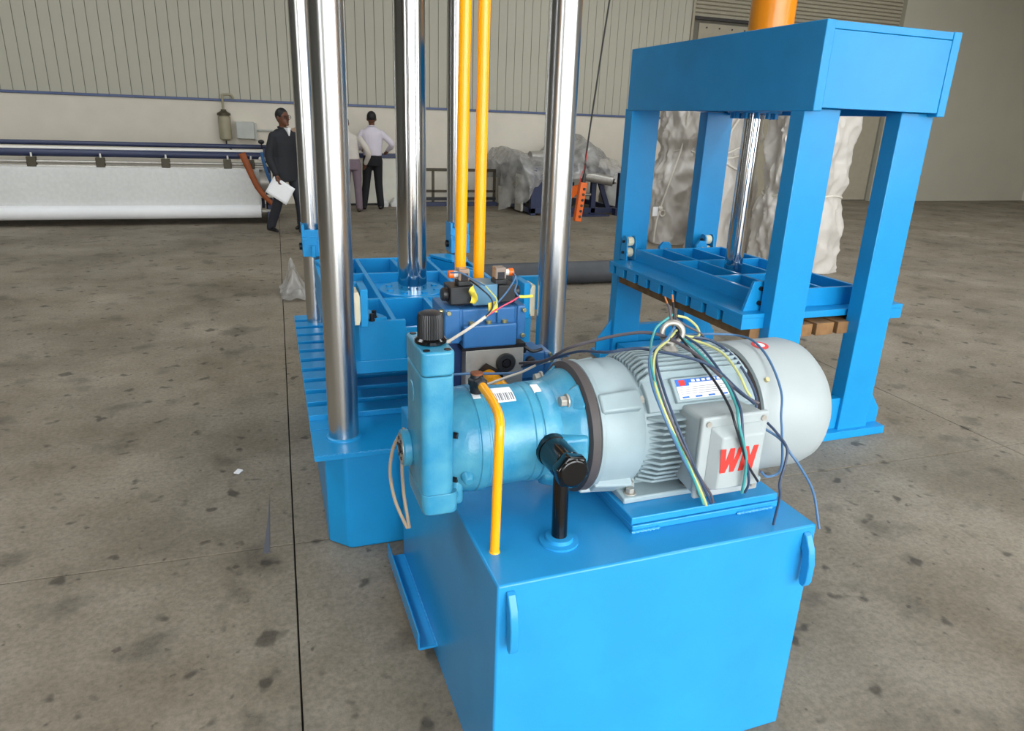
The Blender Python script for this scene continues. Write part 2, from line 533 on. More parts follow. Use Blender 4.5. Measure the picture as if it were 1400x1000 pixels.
# ================================================================== ELECTRIC MOTOR
motor = thing('electric_motor', (1.15, MYA, TZ+0.044), 'light grey finned electric motor with terminal box on the blue tank', 'motor')
Z0 = TZ + 0.044
build('coupling_plate', MB().lathe([(0, 0.175), (0.004, 0.188), (0.026, 0.190), (0.030, 0.186)], (0.795, MYA, MZ), (1, 0, 0), 64), M_DARKDISC, motor)
es = MB().lathe([(0, 0.180), (0.002, 0.188), (0.012, 0.191), (0.016, 0.184), (0.125, 0.188), (0.135, 0.182), (0.14, 0.16)], (0.825, MYA, MZ), (1, 0, 0), 64)
endsh = build('end_shield', es, M_MOTOR, motor)
for ang in (40, 140, 225, 315):
    a = math.radians(ang)
    d = Vector((0, math.cos(a), math.sin(a)))
    t = Vector((0, -math.sin(a), math.cos(a)))
    c = Vector((0, MYA, MZ))
    q = []
    for x0, r1, hw in ((0.830, 0.196, 0.030), (0.945, 0.208, 0.032)):
        pb = c + d*0.165; pt = c + d*r1
        q.append([Vector((x0, 0, 0)) + v for v in (pb-t*hw, pb+t*hw, pt+t*hw*0.85, pt-t*hw*0.85)])
    lobe = build('end_shield_lobe', MB().hexa(q[0], q[1]), M_MOTOR, endsh, bevel=0.006, seg=3)
    p = c + d*0.197
    b = MB().cyl((0.897, p.y, p.z), (0.905, p.y, p.z), 0.010, 6)
    lobe2 = MB()
    pb = Vector((0.945, 0, 0)) + c + d*0.192
    build('shield_bolt', MB().cyl(pb, pb+Vector((0.012, 0, 0)), 0.011, 6), M_STEEL, endsh)
frame = build('frame', MB().cyl((0.95, MYA, MZ), (1.34, MYA, MZ), 0.176, 48), M_MOTOR, motor)
FX0, FX1 = 0.968, 1.325
def fin_pos(t):
    return math.sqrt(max(0.0, 0.208**2 - t*t))
for k in range(-7, 5):
    dz = k*0.0180
    ex = min(fin_pos(dz), 0.200)
    for s in (-1, 1):
        y1 = MYA + s*ex; y0 = MYA + s*0.13
        ych = MYA + s*(ex-0.03)
        poly = [(FX0, y0), (FX1, y0), (FX1, ych), (FX1-0.025, y1), (FX0+0.035, y1), (FX0, ych)]
        build('fin', MB().prism(poly, 2, MZ+dz-0.0038, MZ+dz+0.0038), M_MOTOR, frame, smooth=0, bevel=0.0012, seg=1)
for k in range(-6, 7):
    dy = k*0.0172
    ex = min(fin_pos(dy), 0.206)
    z1 = MZ+ex
    poly = [(FX0, MZ+0.13), (FX1, MZ+0.13), (FX1, z1-0.02), (FX1-0.02, z1), (FX0+0.03, z1), (FX0, z1-0.02)]
    build('fin', MB().prism(poly, 1, MYA+dy-0.0038, MYA+dy+0.0038), M_MOTOR, frame, smooth=0, bevel=0.0012, seg=1)
# smooth shoulder between side fins and top fins, with the rating plate on it
def shoulder(name, x0, x1, r1, a0, a1, mat_, par):
    ps = []
    n = 8
    for i in range(n+1):
        a = math.radians(a0+(a1-a0)*i/n)
        ps.append((MYA+r1*math.cos(a), MZ+r1*math.sin(a)))
    for i in range(n+1):
        a = math.radians(a1-(a1-a0)*i/n)
        ps.append((MYA+0.15*math.cos(a), MZ+0.15*math.sin(a)))
    return build(name, MB().prism(ps, 0, x0, x1), mat_, par, bevel=0.003)
shoulder('shoulder', 0.972, 1.32, 0.190, 121, 152, M_MOTOR, frame)
shoulder('shoulder', 0.972, 1.32, 0.190, 28, 59, M_MOTOR, frame)
# raised pad and rating plate
A = math.radians(136)
dn = Vector((0, math.cos(A), math.sin(A))); tn = Vector((0, -math.sin(A), math.cos(A)))
C0 = Vector((0, MYA, MZ))
def slab_on(x0, x1, t0, t1, r0, r1, name, mat_, par, bevel=0.0):
    a = [Vector((x0,0,0))+C0+dn*r0+tn*t0, Vector((x1,0,0))+C0+dn*r0+tn*t0, Vector((x1,0,0))+C0+dn*r0+tn*t1, Vector((x0,0,0))+C0+dn*r0+tn*t1]
    b = [v + dn*(r1-r0) for v in a]
    return build(name, MB().hexa(a, b), mat_, par, bevel=bevel, smooth=0)
slab_on(1.055, 1.235, -0.036, 0.036, 0.17, 0.200, 'plate_pad', M_MOTOR, frame, 0.003)
np_ = slab_on(1.108-0.042, 1.277-0.042, (-0.034)*0.85, (0.034)*0.85, 0.2002, 0.2015, 'rating_plate', M_PAPER, motor)
np_['label'] = 'white rating plate with blue header'
slab_on(1.108-0.042, 1.277-0.042, (-0.034)*0.85, (-0.020)*0.85, 0.2016, 0.2019, 'blue_header', M_LBLUE, np_)
slab_on(1.108-0.042, 1.150-0.042, (-0.020)*0.85, (-0.010)*0.85, 0.2016, 0.2019, 'blue_header', M_LBLUE, np_)
slab_on(1.118-0.042, 1.138-0.042, (-0.031)*0.85, (-0.012)*0.85, 0.2020, 0.2022, 'red_logo', M_RED, np_)
for i in range(6):
    slab_on(1.160+i*0.017-0.042, 1.171+i*0.017-0.042, (-0.031)*0.85, (-0.023)*0.85, 0.2020, 0.2022, 'header_character', M_PAPER, np_)
for i in range(4):
    slab_on(1.115-0.042, 1.268-0.015*(i % 2)-0.042, (-0.006+i*0.0075)*0.85, (-0.0045+i*0.0075)*0.85, 0.2016, 0.2018, 'text_line', M_LGREY, np_)
for i in range(4):
    slab_on(1.116+i*0.042-0.042, 1.138+i*0.042-0.042, (0.026)*0.85, (0.032)*0.85, 0.2016, 0.2019, 'footer_mark', M_LBLUE, np_)
# fan cowl
cw = MB().lathe([(0, 0.180), (0.0, 0.203), (0.01, 0.206), (0.21, 0.206), (0.245, 0.196), (0.275, 0.170), (0.285, 0.12)], (1.335, MYA, MZ), (1, 0, 0), 64)
cowl = build('fan_cowl', cw, M_COWL, motor)
build('cowl_gap', MB().lathe([(0, 0.165), (0.012, 0.19)], (1.323, MYA, MZ), (1, 0, 0), 48), M_DARKDISC, motor)
for r in (0.04, 0.07, 0.10):
    build('grille_ring', MB().torus((1.622, MYA, MZ), (1, 0, 0), r, 0.004, 32, 6), M_BLACK, cowl)
st = math.radians(97)
sp = Vector((1.425, MYA+0.2062*math.cos(st), MZ+0.2062*math.sin(st)))
sn = Vector((0, math.cos(st), math.sin(st)))
stk = build('warning_sticker', MB().lathe([(0, 0.026), (0.0012, 0.026)], sp, sn, 28), M_RED, cowl)
build('sticker_centre', MB().lathe([(0.0013, 0.015), (0.0018, 0.015)], sp, sn, 24), M_PAPER, stk)
build('cowl_screw', MB().cyl((1.36, MYA-0.148, MZ+0.140), (1.36, MYA-0.156, MZ+0.148), 0.007, 10), M_BRASS, cowl)
# feet
ft = MB()
ft.hexa([(0.905, 1.49, Z0), (1.365, 1.49, Z0), (1.365, 1.62, Z0), (0.905, 1.62, Z0)], [(0.905, 1.49, Z0+0.018), (1.365, 1.49, Z0+0.018), (1.365, 1.62, Z0+0.030), (0.905, 1.62, Z0+0.030)])
ft.hexa([(0.93, 1.545, Z0+0.015), (1.34, 1.545, Z0+0.015), (1.34, 1.64, Z0+0.015), (0.93, 1.64, Z0+0.015)], [(0.95, 1.60, Z0+0.07), (1.32, 1.60, Z0+0.07), (1.32, 1.68, Z0+0.06), (0.95, 1.68, Z0+0.06)])
build('foot', ft, M_MOTOR, motor, bevel=0.004)
ft = MB()
ft.box(0.905, 1.365, 1.74, 1.87, Z0, Z0+0.022)
ft.hexa([(0.93, 1.72, Z0+0.015), (1.34, 1.72, Z0+0.015), (1.34, 1.815, Z0+0.015), (0.93, 1.815, Z0+0.015)], [(0.95, 1.68, Z0+0.06), (1.32, 1.68, Z0+0.06), (1.32, 1.76, Z0+0.07), (0.95, 1.76, Z0+0.07)])
build('foot', ft, M_MOTOR, motor, bevel=0.004)
for x in (0.935, 1.12, 1.335):
    b = MB().cyl((x, 1.515, Z0+0.018), (x, 1.515, Z0+0.022), 0.019, 20)
    b.cyl((x, 1.515, Z0+0.022), (x, 1.515, Z0+0.036), 0.013, 6)
    build('foot_bolt', b, M_STEEL, motor, bevel=0.001)
# lower end-shield corner foot below the flange
build('shield_foot', MB().hexa([(0.80, 1.555, 0.772), (0.965, 1.535, 0.772), (0.965, 1.68, 0.765), (0.80, 1.68, 0.765)], [(0.805, 1.57, 0.800), (0.965, 1.55, 0.812), (0.965, 1.68, 0.82), (0.805, 1.68, 0.82)]), M_MOTOR, motor, bevel=0.005)
# eyebolt
eb = build('eyebolt', MB().torus((1.125, MYA, MZ+0.258), (-0.35, -0.9, 0.1), 0.030, 0.0085, 32, 10), M_STEEL, motor)
build('eyebolt_collar', MB().lathe([(0, 0.022), (0.008, 0.024), (0.014, 0.02), (0.022, 0.012), (0.032, 0.01)], (1.125, MYA, MZ+0.200), (0, 0, 1), 24), M_STEEL, eb)
# terminal box with raised lid and red letters
BX0, BX1, BZ0, BZ1 = 1.066, 1.268, 0.802, 1.032
tbx = build('terminal_box', MB().hexa([(BX0+0.01, 1.56, BZ0+0.01), (BX1-0.01, 1.56, BZ0+0.01), (BX1-0.01, 1.56, BZ1-0.01), (BX0+0.01, 1.56, BZ1-0.01)], [(BX0, 1.415, BZ0), (BX1, 1.415, BZ0), (BX1, 1.415, BZ1), (BX0, 1.415, BZ1)]), M_COWL, motor, bevel=0.012, seg=3)
lid = MB().box(BX0-0.004, BX1+0.004, 1.398, 1.413, BZ0-0.004, BZ1+0.004)
lidp = build('lid', lid, M_COWL, tbx, bevel=0.006, seg=3)
i0, i1 = 0.022, 0.046
build('lid_dome', MB().hexa([(BX0+i0, 1.399, BZ0+i0), (BX1-i0, 1.399, BZ0+i0), (BX1-i0, 1.399, BZ1-i0), (BX0+i0, 1.399, BZ1-i0)], [(BX0+i1, 1.370, BZ0+i1*0.7), (BX1-i1*0.55, 1.370, BZ0+i1*0.7), (BX1-i1*0.55, 1.370, BZ1-i1), (BX0+i1, 1.370, BZ1-i1)]), M_COWL, tbx, bevel=0.004, seg=3)
for sx in (BX0+0.014, BX1-0.014):
    for sz in (BZ0+0.014, BZ1-0.014):
        build('lid_screw', MB().cyl((sx, 1.398, sz), (sx, 1.393, sz), 0.008, 14), M_STEEL, tbx)
def letter(polys, x0, z0, s, name):
    for q in polys:
        pts = [(x0+(px_-0.10*pz_)*s*0.86, z0+pz_*s) for px_, pz_ in q]
        build(name, MB().prism(pts, 1, 1.3685, 1.370), M_RED, tbx, smooth=0)
LW = [[(0, 1), (0.28, 1), (0.26, 0.42), (0.50, 1), (0.74, 1), (0.70, 0.42), (0.94, 1), (1.18, 1), (0.72, 0), (0.50, 0), (0.50, 0.40), (0.26, 0), (0, 0)]]
LN = [[(0.0, 0), (0.30, 1), (0.50, 1), (0.60, 0.55), (0.78, 1), (1.02, 1), (0.74, 0), (0.52, 0), (0.42, 0.45), (0.26, 0)]]
letter(LW, 1.114, 0.884, 0.070, 'letter_w')
letter(LN, 1.172, 0.884, 0.070, 'letter_n')

# ================================================================== HYDRAULIC PUMP
pump = thing('hydraulic_pump', (0.55, MYA, 0.77), 'turquoise piston pump with tall square control head and black knob', 'pump')
def rrect(x0, x1, y0, y1, r, n=5):
    pts = []
    for cx, cy, a0 in ((x1-r, y1-r, 0), (x0+r, y1-r, 90), (x0+r, y0+r, 180), (x1-r, y0+r, 270)):
        for i in range(n+1):
            a = math.radians(a0+90*i/n)
            pts.append((cx+r*math.cos(a), cy+r*math.sin(a)))
    return pts
PX0, PX1, PY0, PY1 = 0.352, 0.436, 1.548, 1.735
head = MB().prism(rrect(PX0, PX1, PY0, PY1, 0.022), 2, 0.835, 1.158)
hd = build('control_head', head, M_TURQ, pump, bevel=0.004)
build('head_cover', MB().prism(rrect(PX0, PX1, PY0, PY1, 0.016), 2, 1.160, 1.222), M_TURQ, hd, bevel=0.006, seg=3)
build('head_foot', MB().rings([[Vector((x, y, z)) for x, y in rrect(PX0+e, PX1+0.012, PY0+e, PY1, 0.02)] for z, e in ((0.772, 0.012), (0.778, 0.004), (0.80, 0.0), (0.836, 0.0))]), M_TURQ, hd, bevel=0.003)
for sx in (PX0+0.016, PX1-0.016):
    for sy in (PY0+0.018, PY1-0.018):
        build('cover_screw', MB().cyl((sx, sy, 1.222), (sx, sy, 1.2235), 0.009, 14), M_BOLT, hd)
# ribbed black adjusting knob
kb = MB()
cx, cy = 0.394, 1.632
rs = []
for z, r in ((1.234, 0.033), (1.286, 0.033), (1.297, 0.030), (1.301, 0.022)):
    rs.append([(cx+(r-(0.0016 if (k % 2 and r > 0.025) else 0))*math.cos(2*PI*k/72), cy+(r-(0.0016 if (k % 2 and r > 0.025) else 0))*math.sin(2*PI*k/72), z) for k in range(72)])
kb.rings(rs)
knob = build('knob', kb, M_BLACK, pump)
build('knob_collar', MB().lathe([(0, 0.036), (0.003, 0.040), (0.010, 0.040), (0.015, 0.034)], (cx, cy, 1.222), (0, 0, 1), 40), M_BLACKGLOSS, knob)
# round sight disc on the left side of the head
dp = (PX0, 1.70, 0.908)
dsc = build('side_disc', MB().lathe([(0, 0.047), (0.004, 0.050), (0.020, 0.050), (0.024, 0.045)], dp, (-1, 0, 0), 36), M_TURQ, pump)
build('disc_face', MB().lathe([(0.0241, 0.041), (0.0255, 0.041)], dp, (-1, 0, 0), 32), M_STEEL, dsc)
for k in range(6):
    a = k*PI/3
    build('disc_screw', MB().cyl((PX0-0.0255, dp[1]+0.028*math.cos(a), dp[2]+0.028*math.sin(a)), (PX0-0.028, dp[1]+0.028*math.cos(a), dp[2]+0.028*math.sin(a)), 0.005, 8), M_BOLT, dsc)
build('disc_hub', MB().cyl((PX0-0.0255, dp[1], dp[2]), (PX0-0.029, dp[1], dp[2]), 0.014, 14), M_BOLT, dsc)
build('cast_oval', MB().lathe([(0, 0.028), (0.002, 0.027)], (PX0, 1.665, 1.085), (-1, 0, 0), 28), M_TURQ, hd)
# round pump body along X
by = MYA
bz = 0.925
bd = MB().lathe([(0.0, 0.118), (0.012, 0.128), (0.040, 0.142), (0.068, 0.145), (0.070, 0.143), (0.073, 0.143), (0.075, 0.146), (0.096, 0.146), (0.098, 0.143), (0.103, 0.143), (0.106, 0.140), (0.225, 0.136), (0.228, 0.139), (0.246, 0.139), (0.249, 0.136), (0.252, 0.136), (0.254, 0.140), (0.300, 0.140), (0.330, 0.120), (0.360, 0.118)], (0.432, by, bz), (1, 0, 0), 72)
body = build('pump_body', bd, M_TURQ, pump)
build('body_foot', MB().box(0.438, 0.468, by-0.11, by+0.11, 0.785, 0.86), M_TURQ, body, bevel=0.012, seg=3)
# neck blocks blending the head into the body
build('head_neck', MB().hexa([(0.425, 1.556, 0.80), (0.425, 1.73, 0.80), (0.425, 1.73, 1.02), (0.425, 1.556, 1.02)], [(0.455, 1.60, 0.83), (0.455, 1.73, 0.83), (0.455, 1.73, 0.99), (0.455, 1.60, 0.99)]), M_TURQ, body, bevel=0.012, seg=3)
for k, (dy, z) in enumerate(((0, 0.99), (0, 0.93), (0, 0.865), (0, 0.82))):
    build('neck_bolt', MB().cyl((0.4365, 1.553+0.018, z), (0.447, 1.553+0.010, z), 0.009, 6), M_BOLT if k < 3 else M_TURQ, body)
ab = Vector((0, -0.87, -0.30)).normalized()
pc = Vector((0.470, by, bz)) + ab*0.138
build('boss', MB().lathe([(0, 0.018), (0.010, 0.016), (0.018, 0.014), (0.022, 0.010)], pc, ab, 24), M_TURQ, body)
# adaptor flange ('bell') with cast recess and bolts
bell = build('adaptor_bell', MB().lathe([(0, 0.118), (0.012, 0.125), (0.030, 0.140), (0.066, 0.160), (0.082, 0.168), (0.090, 0.168), (0.092, 0.15)], (0.706, by, bz), (1, 0, 0), 64), M_TURQ, pump)
for ang in (128, 178, 228, 52):
    a = math.radians(ang)
    d = Vector((0, math.cos(a), math.sin(a))); t = Vector((0, -math.sin(a), math.cos(a)))
    c = Vector((0, by, bz))
    q = []
    for x0, r0, r1, hw in ((0.690, 0.10, 0.150, 0.034), (0.794, 0.10, 0.178, 0.044)):
        q.append([Vector((x0,0,0)) + v for v in (c+d*r0-t*hw, c+d*r0+t*hw, c+d*r1+t*hw*0.9, c+d*r1-t*hw*0.9)])
    if ang in (178, 228):
        build('bell_web', MB().hexa(q[0], q[1]), M_TURQ, bell, bevel=0.012, seg=3)
    else:
        build('bell_ear', MB().hexa([v+Vector((0.070, 0, 0)) for v in q[0]], q[1]), M_TURQ, bell, bevel=0.008, seg=3)
        p = Vector((0.760, 0, 0)) + c + d*0.150
        b = MB().cyl(p, p+Vector((-0.006, 0, 0)), 0.020, 24)
        b.cyl(p+Vector((-0.006, 0, 0)), p+Vector((-0.024, 0, 0)), 0.0155, 6)
        build('flange_bolt', b, M_STEEL, bell, bevel=0.0015)
# barcode sticker lying on the round body
def on_body(x0, x1, a0, a1, r0, r1, name, m_, par, n=8):
    mb = MB()
    rs = []
    for i in range(n+1):
        a = math.radians(a0+(a1-a0)*i/n)
        cs, sn_ = math.cos(a), math.sin(a)
        rs.append([(x0, by+r0*cs, bz+r0*sn_), (x1, by+r0*cs, bz+r0*sn_), (x1, by+r1*cs, bz+r1*sn_), (x0, by+r1*cs, bz+r1*sn_)])
    return build(name, mb.rings(rs), m_, par)
sk = on_body(0.566, 0.622, 92, 118, 0.1385, 0.1402, 'barcode_sticker', M_PAPER, body)
for i in range(9):
    w_ = 0.0018 + 0.0012*(i % 3)
    on_body(0.571+i*0.0055, 0.571+i*0.0055+w_, 104, 116, 0.1403, 0.1406, 'barcode_bar', M_LGREY, sk, 4)
sk2 = on_body(0.682, 0.703, 92, 108, 0.1365, 0.1405, 'white_sticker', M_PAPER, body)
on_body(0.506, 0.527, 95, 112, 0.1462, 0.1468, 'white_sticker', M_PAPER, body)

# ================================================================== BLACK SUCTION PIPE
sp_ = thing('suction_pipe', (0.69, 1.44, TZ+0.018), 'glossy black pipe elbow with hexagon cap rising from the tank', 'pipe')
build('riser', MB().cyl((0.69, 1.44, TZ+0.018), (0.69, 1.452, 0.91), 0.0205, 28), M_BLACKGLOSS, sp_)
el = MB().lathe([(0, 0.043), (0.105, 0.043), (0.108, 0.040)], (0.703, 1.545, 0.926), (0, -1, 0), 40)
el.lathe([(0.0, 0.047), (0.018, 0.045)], (0.703, 1.548, 0.926), (0, -1, 0), 40)
build('elbow_body', el, M_BLACKGLOSS, sp_)
hx = MB().lathe([(0.104, 0.046), (0.112, 0.049), (0.132, 0.048), (0.137, 0.043)], (0.703, 1.545, 0.926), (0, -1, 0), 6, rot=0.3)
hx.lathe([(0.134, 0.040), (0.142, 0.036)], (0.703, 1.545, 0.926), (0, -1, 0), 32)
build('hexagon_cap', hx, M_BLACKGLOSS, sp_, bevel=0.004, seg=3)

# ================================================================== YELLOW DRAIN PIPE
dpz = thing('drain_line', (0.513, 1.443, TZ), 'thin bent yellow pipe running from pump fitting down into tank', 'pipe')
build('pipe', MB().tube([(0.513, 1.443, TZ), (0.514, 1.443, 0.80), (0.515, 1.443, 0.95), (0.517, 1.446, 1.03), (0.522, 1.462, 1.066), (0.526, 1.50, 1.082), (0.527, 1.56, 1.092), (0.526, 1.62, 1.098)], 0.0122, 16, 8), M_YEL, dpz)
build('weld_bead', MB().lathe([(0, 0.0145), (0.003, 0.0138), (0.005, 0.0122)], (0.513, 1.443, TZ), (0, 0, 1), 18), M_YEL, dpz)
fit = MB().lathe([(0, 0.018), (0.022, 0.020), (0.024, 0.023), (0.038, 0.023), (0.042, 0.018), (0.052, 0.016)], (0.522, 1.65, 1.068), (0, 0, 1), 12)
fit.lathe([(0, 0.020), (0.016, 0.020), (0.018, 0.017), (0.03, 0.015)], (0.526, 1.642, 1.098), (0, -1, 0.05), 6)
build('union_fitting', fit, M_BLACK, dpz, bevel=0.0015)
build('rusty_nut', MB().lathe([(0, 0.017), (0.004, 0.017), (0.005, 0.009)], (0.522, 1.65, 1.12), (0, 0, 1), 16), mat('rusty_steel', (120, 66, 36), 0.7, var=0.2, scale=40), dpz)

# ================================================================== VALVE STACK
vs_ = thing('valve_stack', (0.76, 2.3, TZ), 'blue directional valve with two black solenoids on a steel block', 'valve')
VY = 2.20
mbk = build('manifold_block', MB().box(0.655, 0.868, VY, 2.40, TZ, 0.998), M_STEEL, vs_, bevel=0.003)
pl = MB().lathe([(0, 0.034), (0.006, 0.036), (0.010, 0.036), (0.014, 0.032), (0.0141, 0.018), (0.006, 0.015)], (0.80, VY, 0.945), (0, -1, 0), 32)
build('hexagon_plug', pl, M_BLACK, mbk)
build('socket', MB().lathe([(0.0, 0.014), (0.0145, 0.014)], (0.80, VY, 0.945), (0, -1, 0), 6), M_BOLT, mbk)
build('rubber_flap', MB().hexa([(0.70, VY-0.012, 0.93), (0.79, VY-0.012, 0.895), (0.79, VY-0.004, 0.885), (0.70, VY-0.004, 0.915)], [(0.725, VY-0.012, 0.952), (0.785, VY-0.012, 0.915), (0.785, VY-0.004, 0.91), (0.725, VY-0.004, 0.945)]), M_BLACK, mbk)
build('top_gasket', MB().box(0.640, 0.872, VY-0.005, 2.41, 0.998, 1.012), M_BOLT, mbk)
build('backing_block', MB().box(0.56, 0.655, VY+0.05, 2.40, TZ, 1.04), mat('dark_navy_paint', (24, 52, 100), 0.5), vs_, bevel=0.004)
main = MB().box(0.640, 0.832, VY-0.02, 2.38, 1.012, 1.092)
main.box(0.640, 0.700, VY+0.0, 2.37, 1.085, 1.145)
main.box(0.765, 0.832, VY+0.0, 2.37, 1.085, 1.145)
main.box(0.690, 0.775, VY+0.012, 2.36, 1.085, 1.142)
mv = build('main_valve', main, M_VALVE, vs_, bevel=0.006, seg=3)
for x0, x1 in ((0.578, 0.632), (0.836, 0.868)):
    build('end_cap', MB().box(x0, x1, VY-0.008, 2.37, 1.028, 1.150), M_VALVE, mv, bevel=0.006, seg=3)
build('cap_neck', MB().box(0.628, 0.642, VY, 2.37, 1.034, 1.146), M_VALVE, mv, bevel=0.003)
build('cap_neck', MB().box(0.830, 0.838, VY, 2.37, 1.034, 1.146), M_VALVE, mv, bevel=0.003)
for x, z in ((0.590, 1.138), (0.590, 1.042), (0.858, 1.135), (0.856, 1.045)):
    build('cap_screw', MB().cyl((x, VY-0.008, z), (x, VY-0.020, z), 0.0075, 12), M_BRASS, mv, bevel=0.001)
for z in (1.138, 1.042):
    build('side_screw', MB().cyl((0.578, VY+0.02, z), (0.566, VY+0.02, z), 0.0075, 12), M_BRASS, mv)
for x in (0.672, 0.733, 0.790):
    build('body_screw', MB().cyl((x, VY-0.006, 1.092), (x, VY-0.006, 1.103), 0.010, 14), M_BRASS, mv, bevel=0.001)
pv = build('pilot_valve', MB().box(0.683, 0.772, VY+0.02, 2.33, 1.150, 1.222), M_STEELBLUE, vs_, bevel=0.004)
for s, x0, x1 in ((-1, 0.604, 0.681), (1, 0.774, 0.838)):
    so = build('solenoid', MB().box(x0, x1, VY+0.02, 2.31, 1.156, 1.218), M_BLACK, pv, bevel=0.004)
    xe = x0 if s < 0 else x1
    build('solenoid_nut', MB().lathe([(0, 0.021), (0.003, 0.023), (0.018, 0.023), (0.022, 0.019)], (xe, 2.255, 1.187), (s, 0, 0), 20), M_BLACK, so)
    xc = 0.655 if s < 0 else 0.785
    build('connector_base', MB().box(xc-0.022, xc+0.022, 2.225, 2.275, 1.219, 1.236), M_BLACK, so, bevel=0.003)
    cb = build('connector_cover', MB().box(xc-0.019, xc+0.019, 2.228, 2.272, 1.236, 1.276), M_CLEAR, so, bevel=0.004)
    build('connector_insert', MB().box(xc-0.012, xc+0.012, 2.2265, 2.235, 1.238, 1.262), M_BOLT, so)
    xg = xc + s*0.019
    build('cable_gland', MB().lathe([(0, 0.010), (0.012, 0.011), (0.016, 0.013)], (xg, 2.25, 1.256), (s, 0, 0), 14), M_WHITE, so)
    build('gland_nut', MB().lathe([(0.014, 0.0135), (0.030, 0.0135), (0.033, 0.009)], (xg, 2.25, 1.256), (s, 0, 0), 14), M_ORTIP, so)
for pts, nm in (([(0.745, VY+0.0, 1.142), (0.720, VY-0.02, 1.15), (0.716, VY-0.02, 1.182), (0.735, VY-0.015, 1.186), (0.75, VY-0.0, 1.17)], 'tape_flag'),):
    build(nm, MB().hexa([(0.714, VY-0.06, 1.150), (0.744, VY-0.06, 1.145), (0.744, VY-0.056, 1.145), (0.714, VY-0.056, 1.150)], [(0.712, VY-0.06, 1.178), (0.746, VY-0.06, 1.184), (0.746, VY-0.056, 1.184), (0.712, VY-0.056, 1.178)]), M_YTAPE, vs_)
tp = MB().grid(lambda a, b: (0.664+0.018*b+0.008*math.sin(a*6), VY-0.010+0.012*math.sin(a*5+b*2), 1.170+0.055*a-0.010*b*math.cos(a*4)), 8, 4)
build('tape_flag', tp, M_YTAPE, vs_, thick=0.0012)
# relief valve on the right of the block
rv = thing('relief_valve', (0.93, 2.33, TZ), 'small blue relief valve bolted to the right of the steel block', 'valve')
build('body', MB().box(0.874, 0.965, 2.235, 2.36, 0.86, 0.962), M_VALVE, rv, bevel=0.006, seg=3)
build('side_head', MB().box(0.965, 0.995, 2.235, 2.34, 0.885, 0.955), M_VALVE, rv, bevel=0.006, seg=3)
build('support', MB().box(0.880, 0.955, 2.26, 2.36, TZ, 0.86), M_VALVE, rv, bevel=0.006)
build('adjuster', MB().lathe([(0, 0.014), (0.02, 0.015), (0.024, 0.010)], (0.905, 2.235, 0.935), (0, -1, 0), 16), M_BLACK, rv)
build('lever', MB().tube([(0.885, 2.23, 0.985), (0.91, 2.215, 0.972), (0.945, 2.215, 0.978)], 0.006, 8, 4), M_BLACK, rv)
build('lever_post', MB().cyl((0.886, 2.25, 0.95), (0.886, 2.232, 0.988), 0.008, 10), M_BLACK, rv)
for x, z in ((0.985, 0.950), (0.990, 0.925), (0.955, 0.870)):
    build('screw', MB().cyl((x, 2.237, z), (x, 2.226, z), 0.0065, 12), M_BRASS, rv)
# yellow elbow stub in front of the manifold block
ye = thing('yellow_elbow', (0.74, 2.12, TZ), 'short fat yellow elbow pipe below the steel valve block', 'pipe')
build('elbow', MB().tube([(0.735, VY-0.005, 0.90), (0.735, 2.13, 0.905), (0.745, 2.09, 0.895), (0.775, 2.07, 0.86), (0.80, 2.06, 0.80), (0.80, 2.06, TZ)], [0.027, 0.028, 0.028, 0.028, 0.026, 0.026], 18, 6), M_YEL, ye)
build('end_flange', MB().lathe([(0, 0.031), (0.008, 0.031)], (0.735, VY, 0.90), (0, -1, 0), 18), M_YEL, ye)

# ================================================================== TALL YELLOW PRESSURE PIPES
for (x, y, z0, lx), lab in (((0.690, 2.42, TZ, 0.712), 'tall yellow pressure pipe standing behind the left black solenoid'), ((0.768, 2.435, TZ, 0.775), 'tall yellow pressure pipe standing behind the steel pilot valve body')):
    p = thing('pressure_pipe', (x, y, z0), lab, 'pipe', 'tall yellow pressure pipes')
    build('pipe', MB().cyl((x, y, z0), (lx, y, 3.1), 0.0205, 24), M_YEL, p)
    build('foot_collar', MB().lathe([(0, 0.03), (0.02, 0.03), (0.03, 0.022)], (x, y, z0), (0, 0, 1), 20), M_YEL, p)

# ================================================================== WIRES
C_NAVY = mat('wire_navy', (50, 66, 92), 0.45)
C_BLUE = mat('wire_blue', (70, 108, 146), 0.45)
C_GREY = mat('wire_grey', (84, 78, 84), 0.45)
C_BLACK = mat('wire_black', (26, 30, 38), 0.45)
C_TEAL = mat('wire_teal', (66, 150, 150), 0.45)
C_YG = mat('wire_yellow', (186, 188, 122), 0.45)
C_GREEN = mat('wire_green', (60, 150, 110), 0.45)
C_PINK = mat('wire_red', (214, 66, 96), 0.45)
C_WHITE = mat('wire_white', (214, 204, 188), 0.5)
C_TAN = mat('wire_tan', (168, 150, 128), 0.55)
def wire(name, pts, r, m_, label, tips=False):
    o = tag(build(name, MB().tube(pts, r, 8, 6), m_), label, 'wire')
    if tips:
        a, b = Vector(pts[-2]), Vector(pts[-1])
        d = (b-a).normalized()
        build('copper_end', MB().cyl(b, b+d*0.022, r*0.8, 8), M_COPPER, o)
    return o
wire('motor_wire', [(1.124, 1.67, 1.202), (1.075, 1.64, 1.17), (0.993, 1.575, 1.165), (0.941, 1.475, 1.125), (0.948, 1.415, 1.056), (1.011, 1.39, 0.927), (1.086, 1.385, 0.809), (1.107, 1.39, 0.782)], 0.0036, C_BLUE, 'blue wire hanging furthest forward in the bundle left of terminal box')
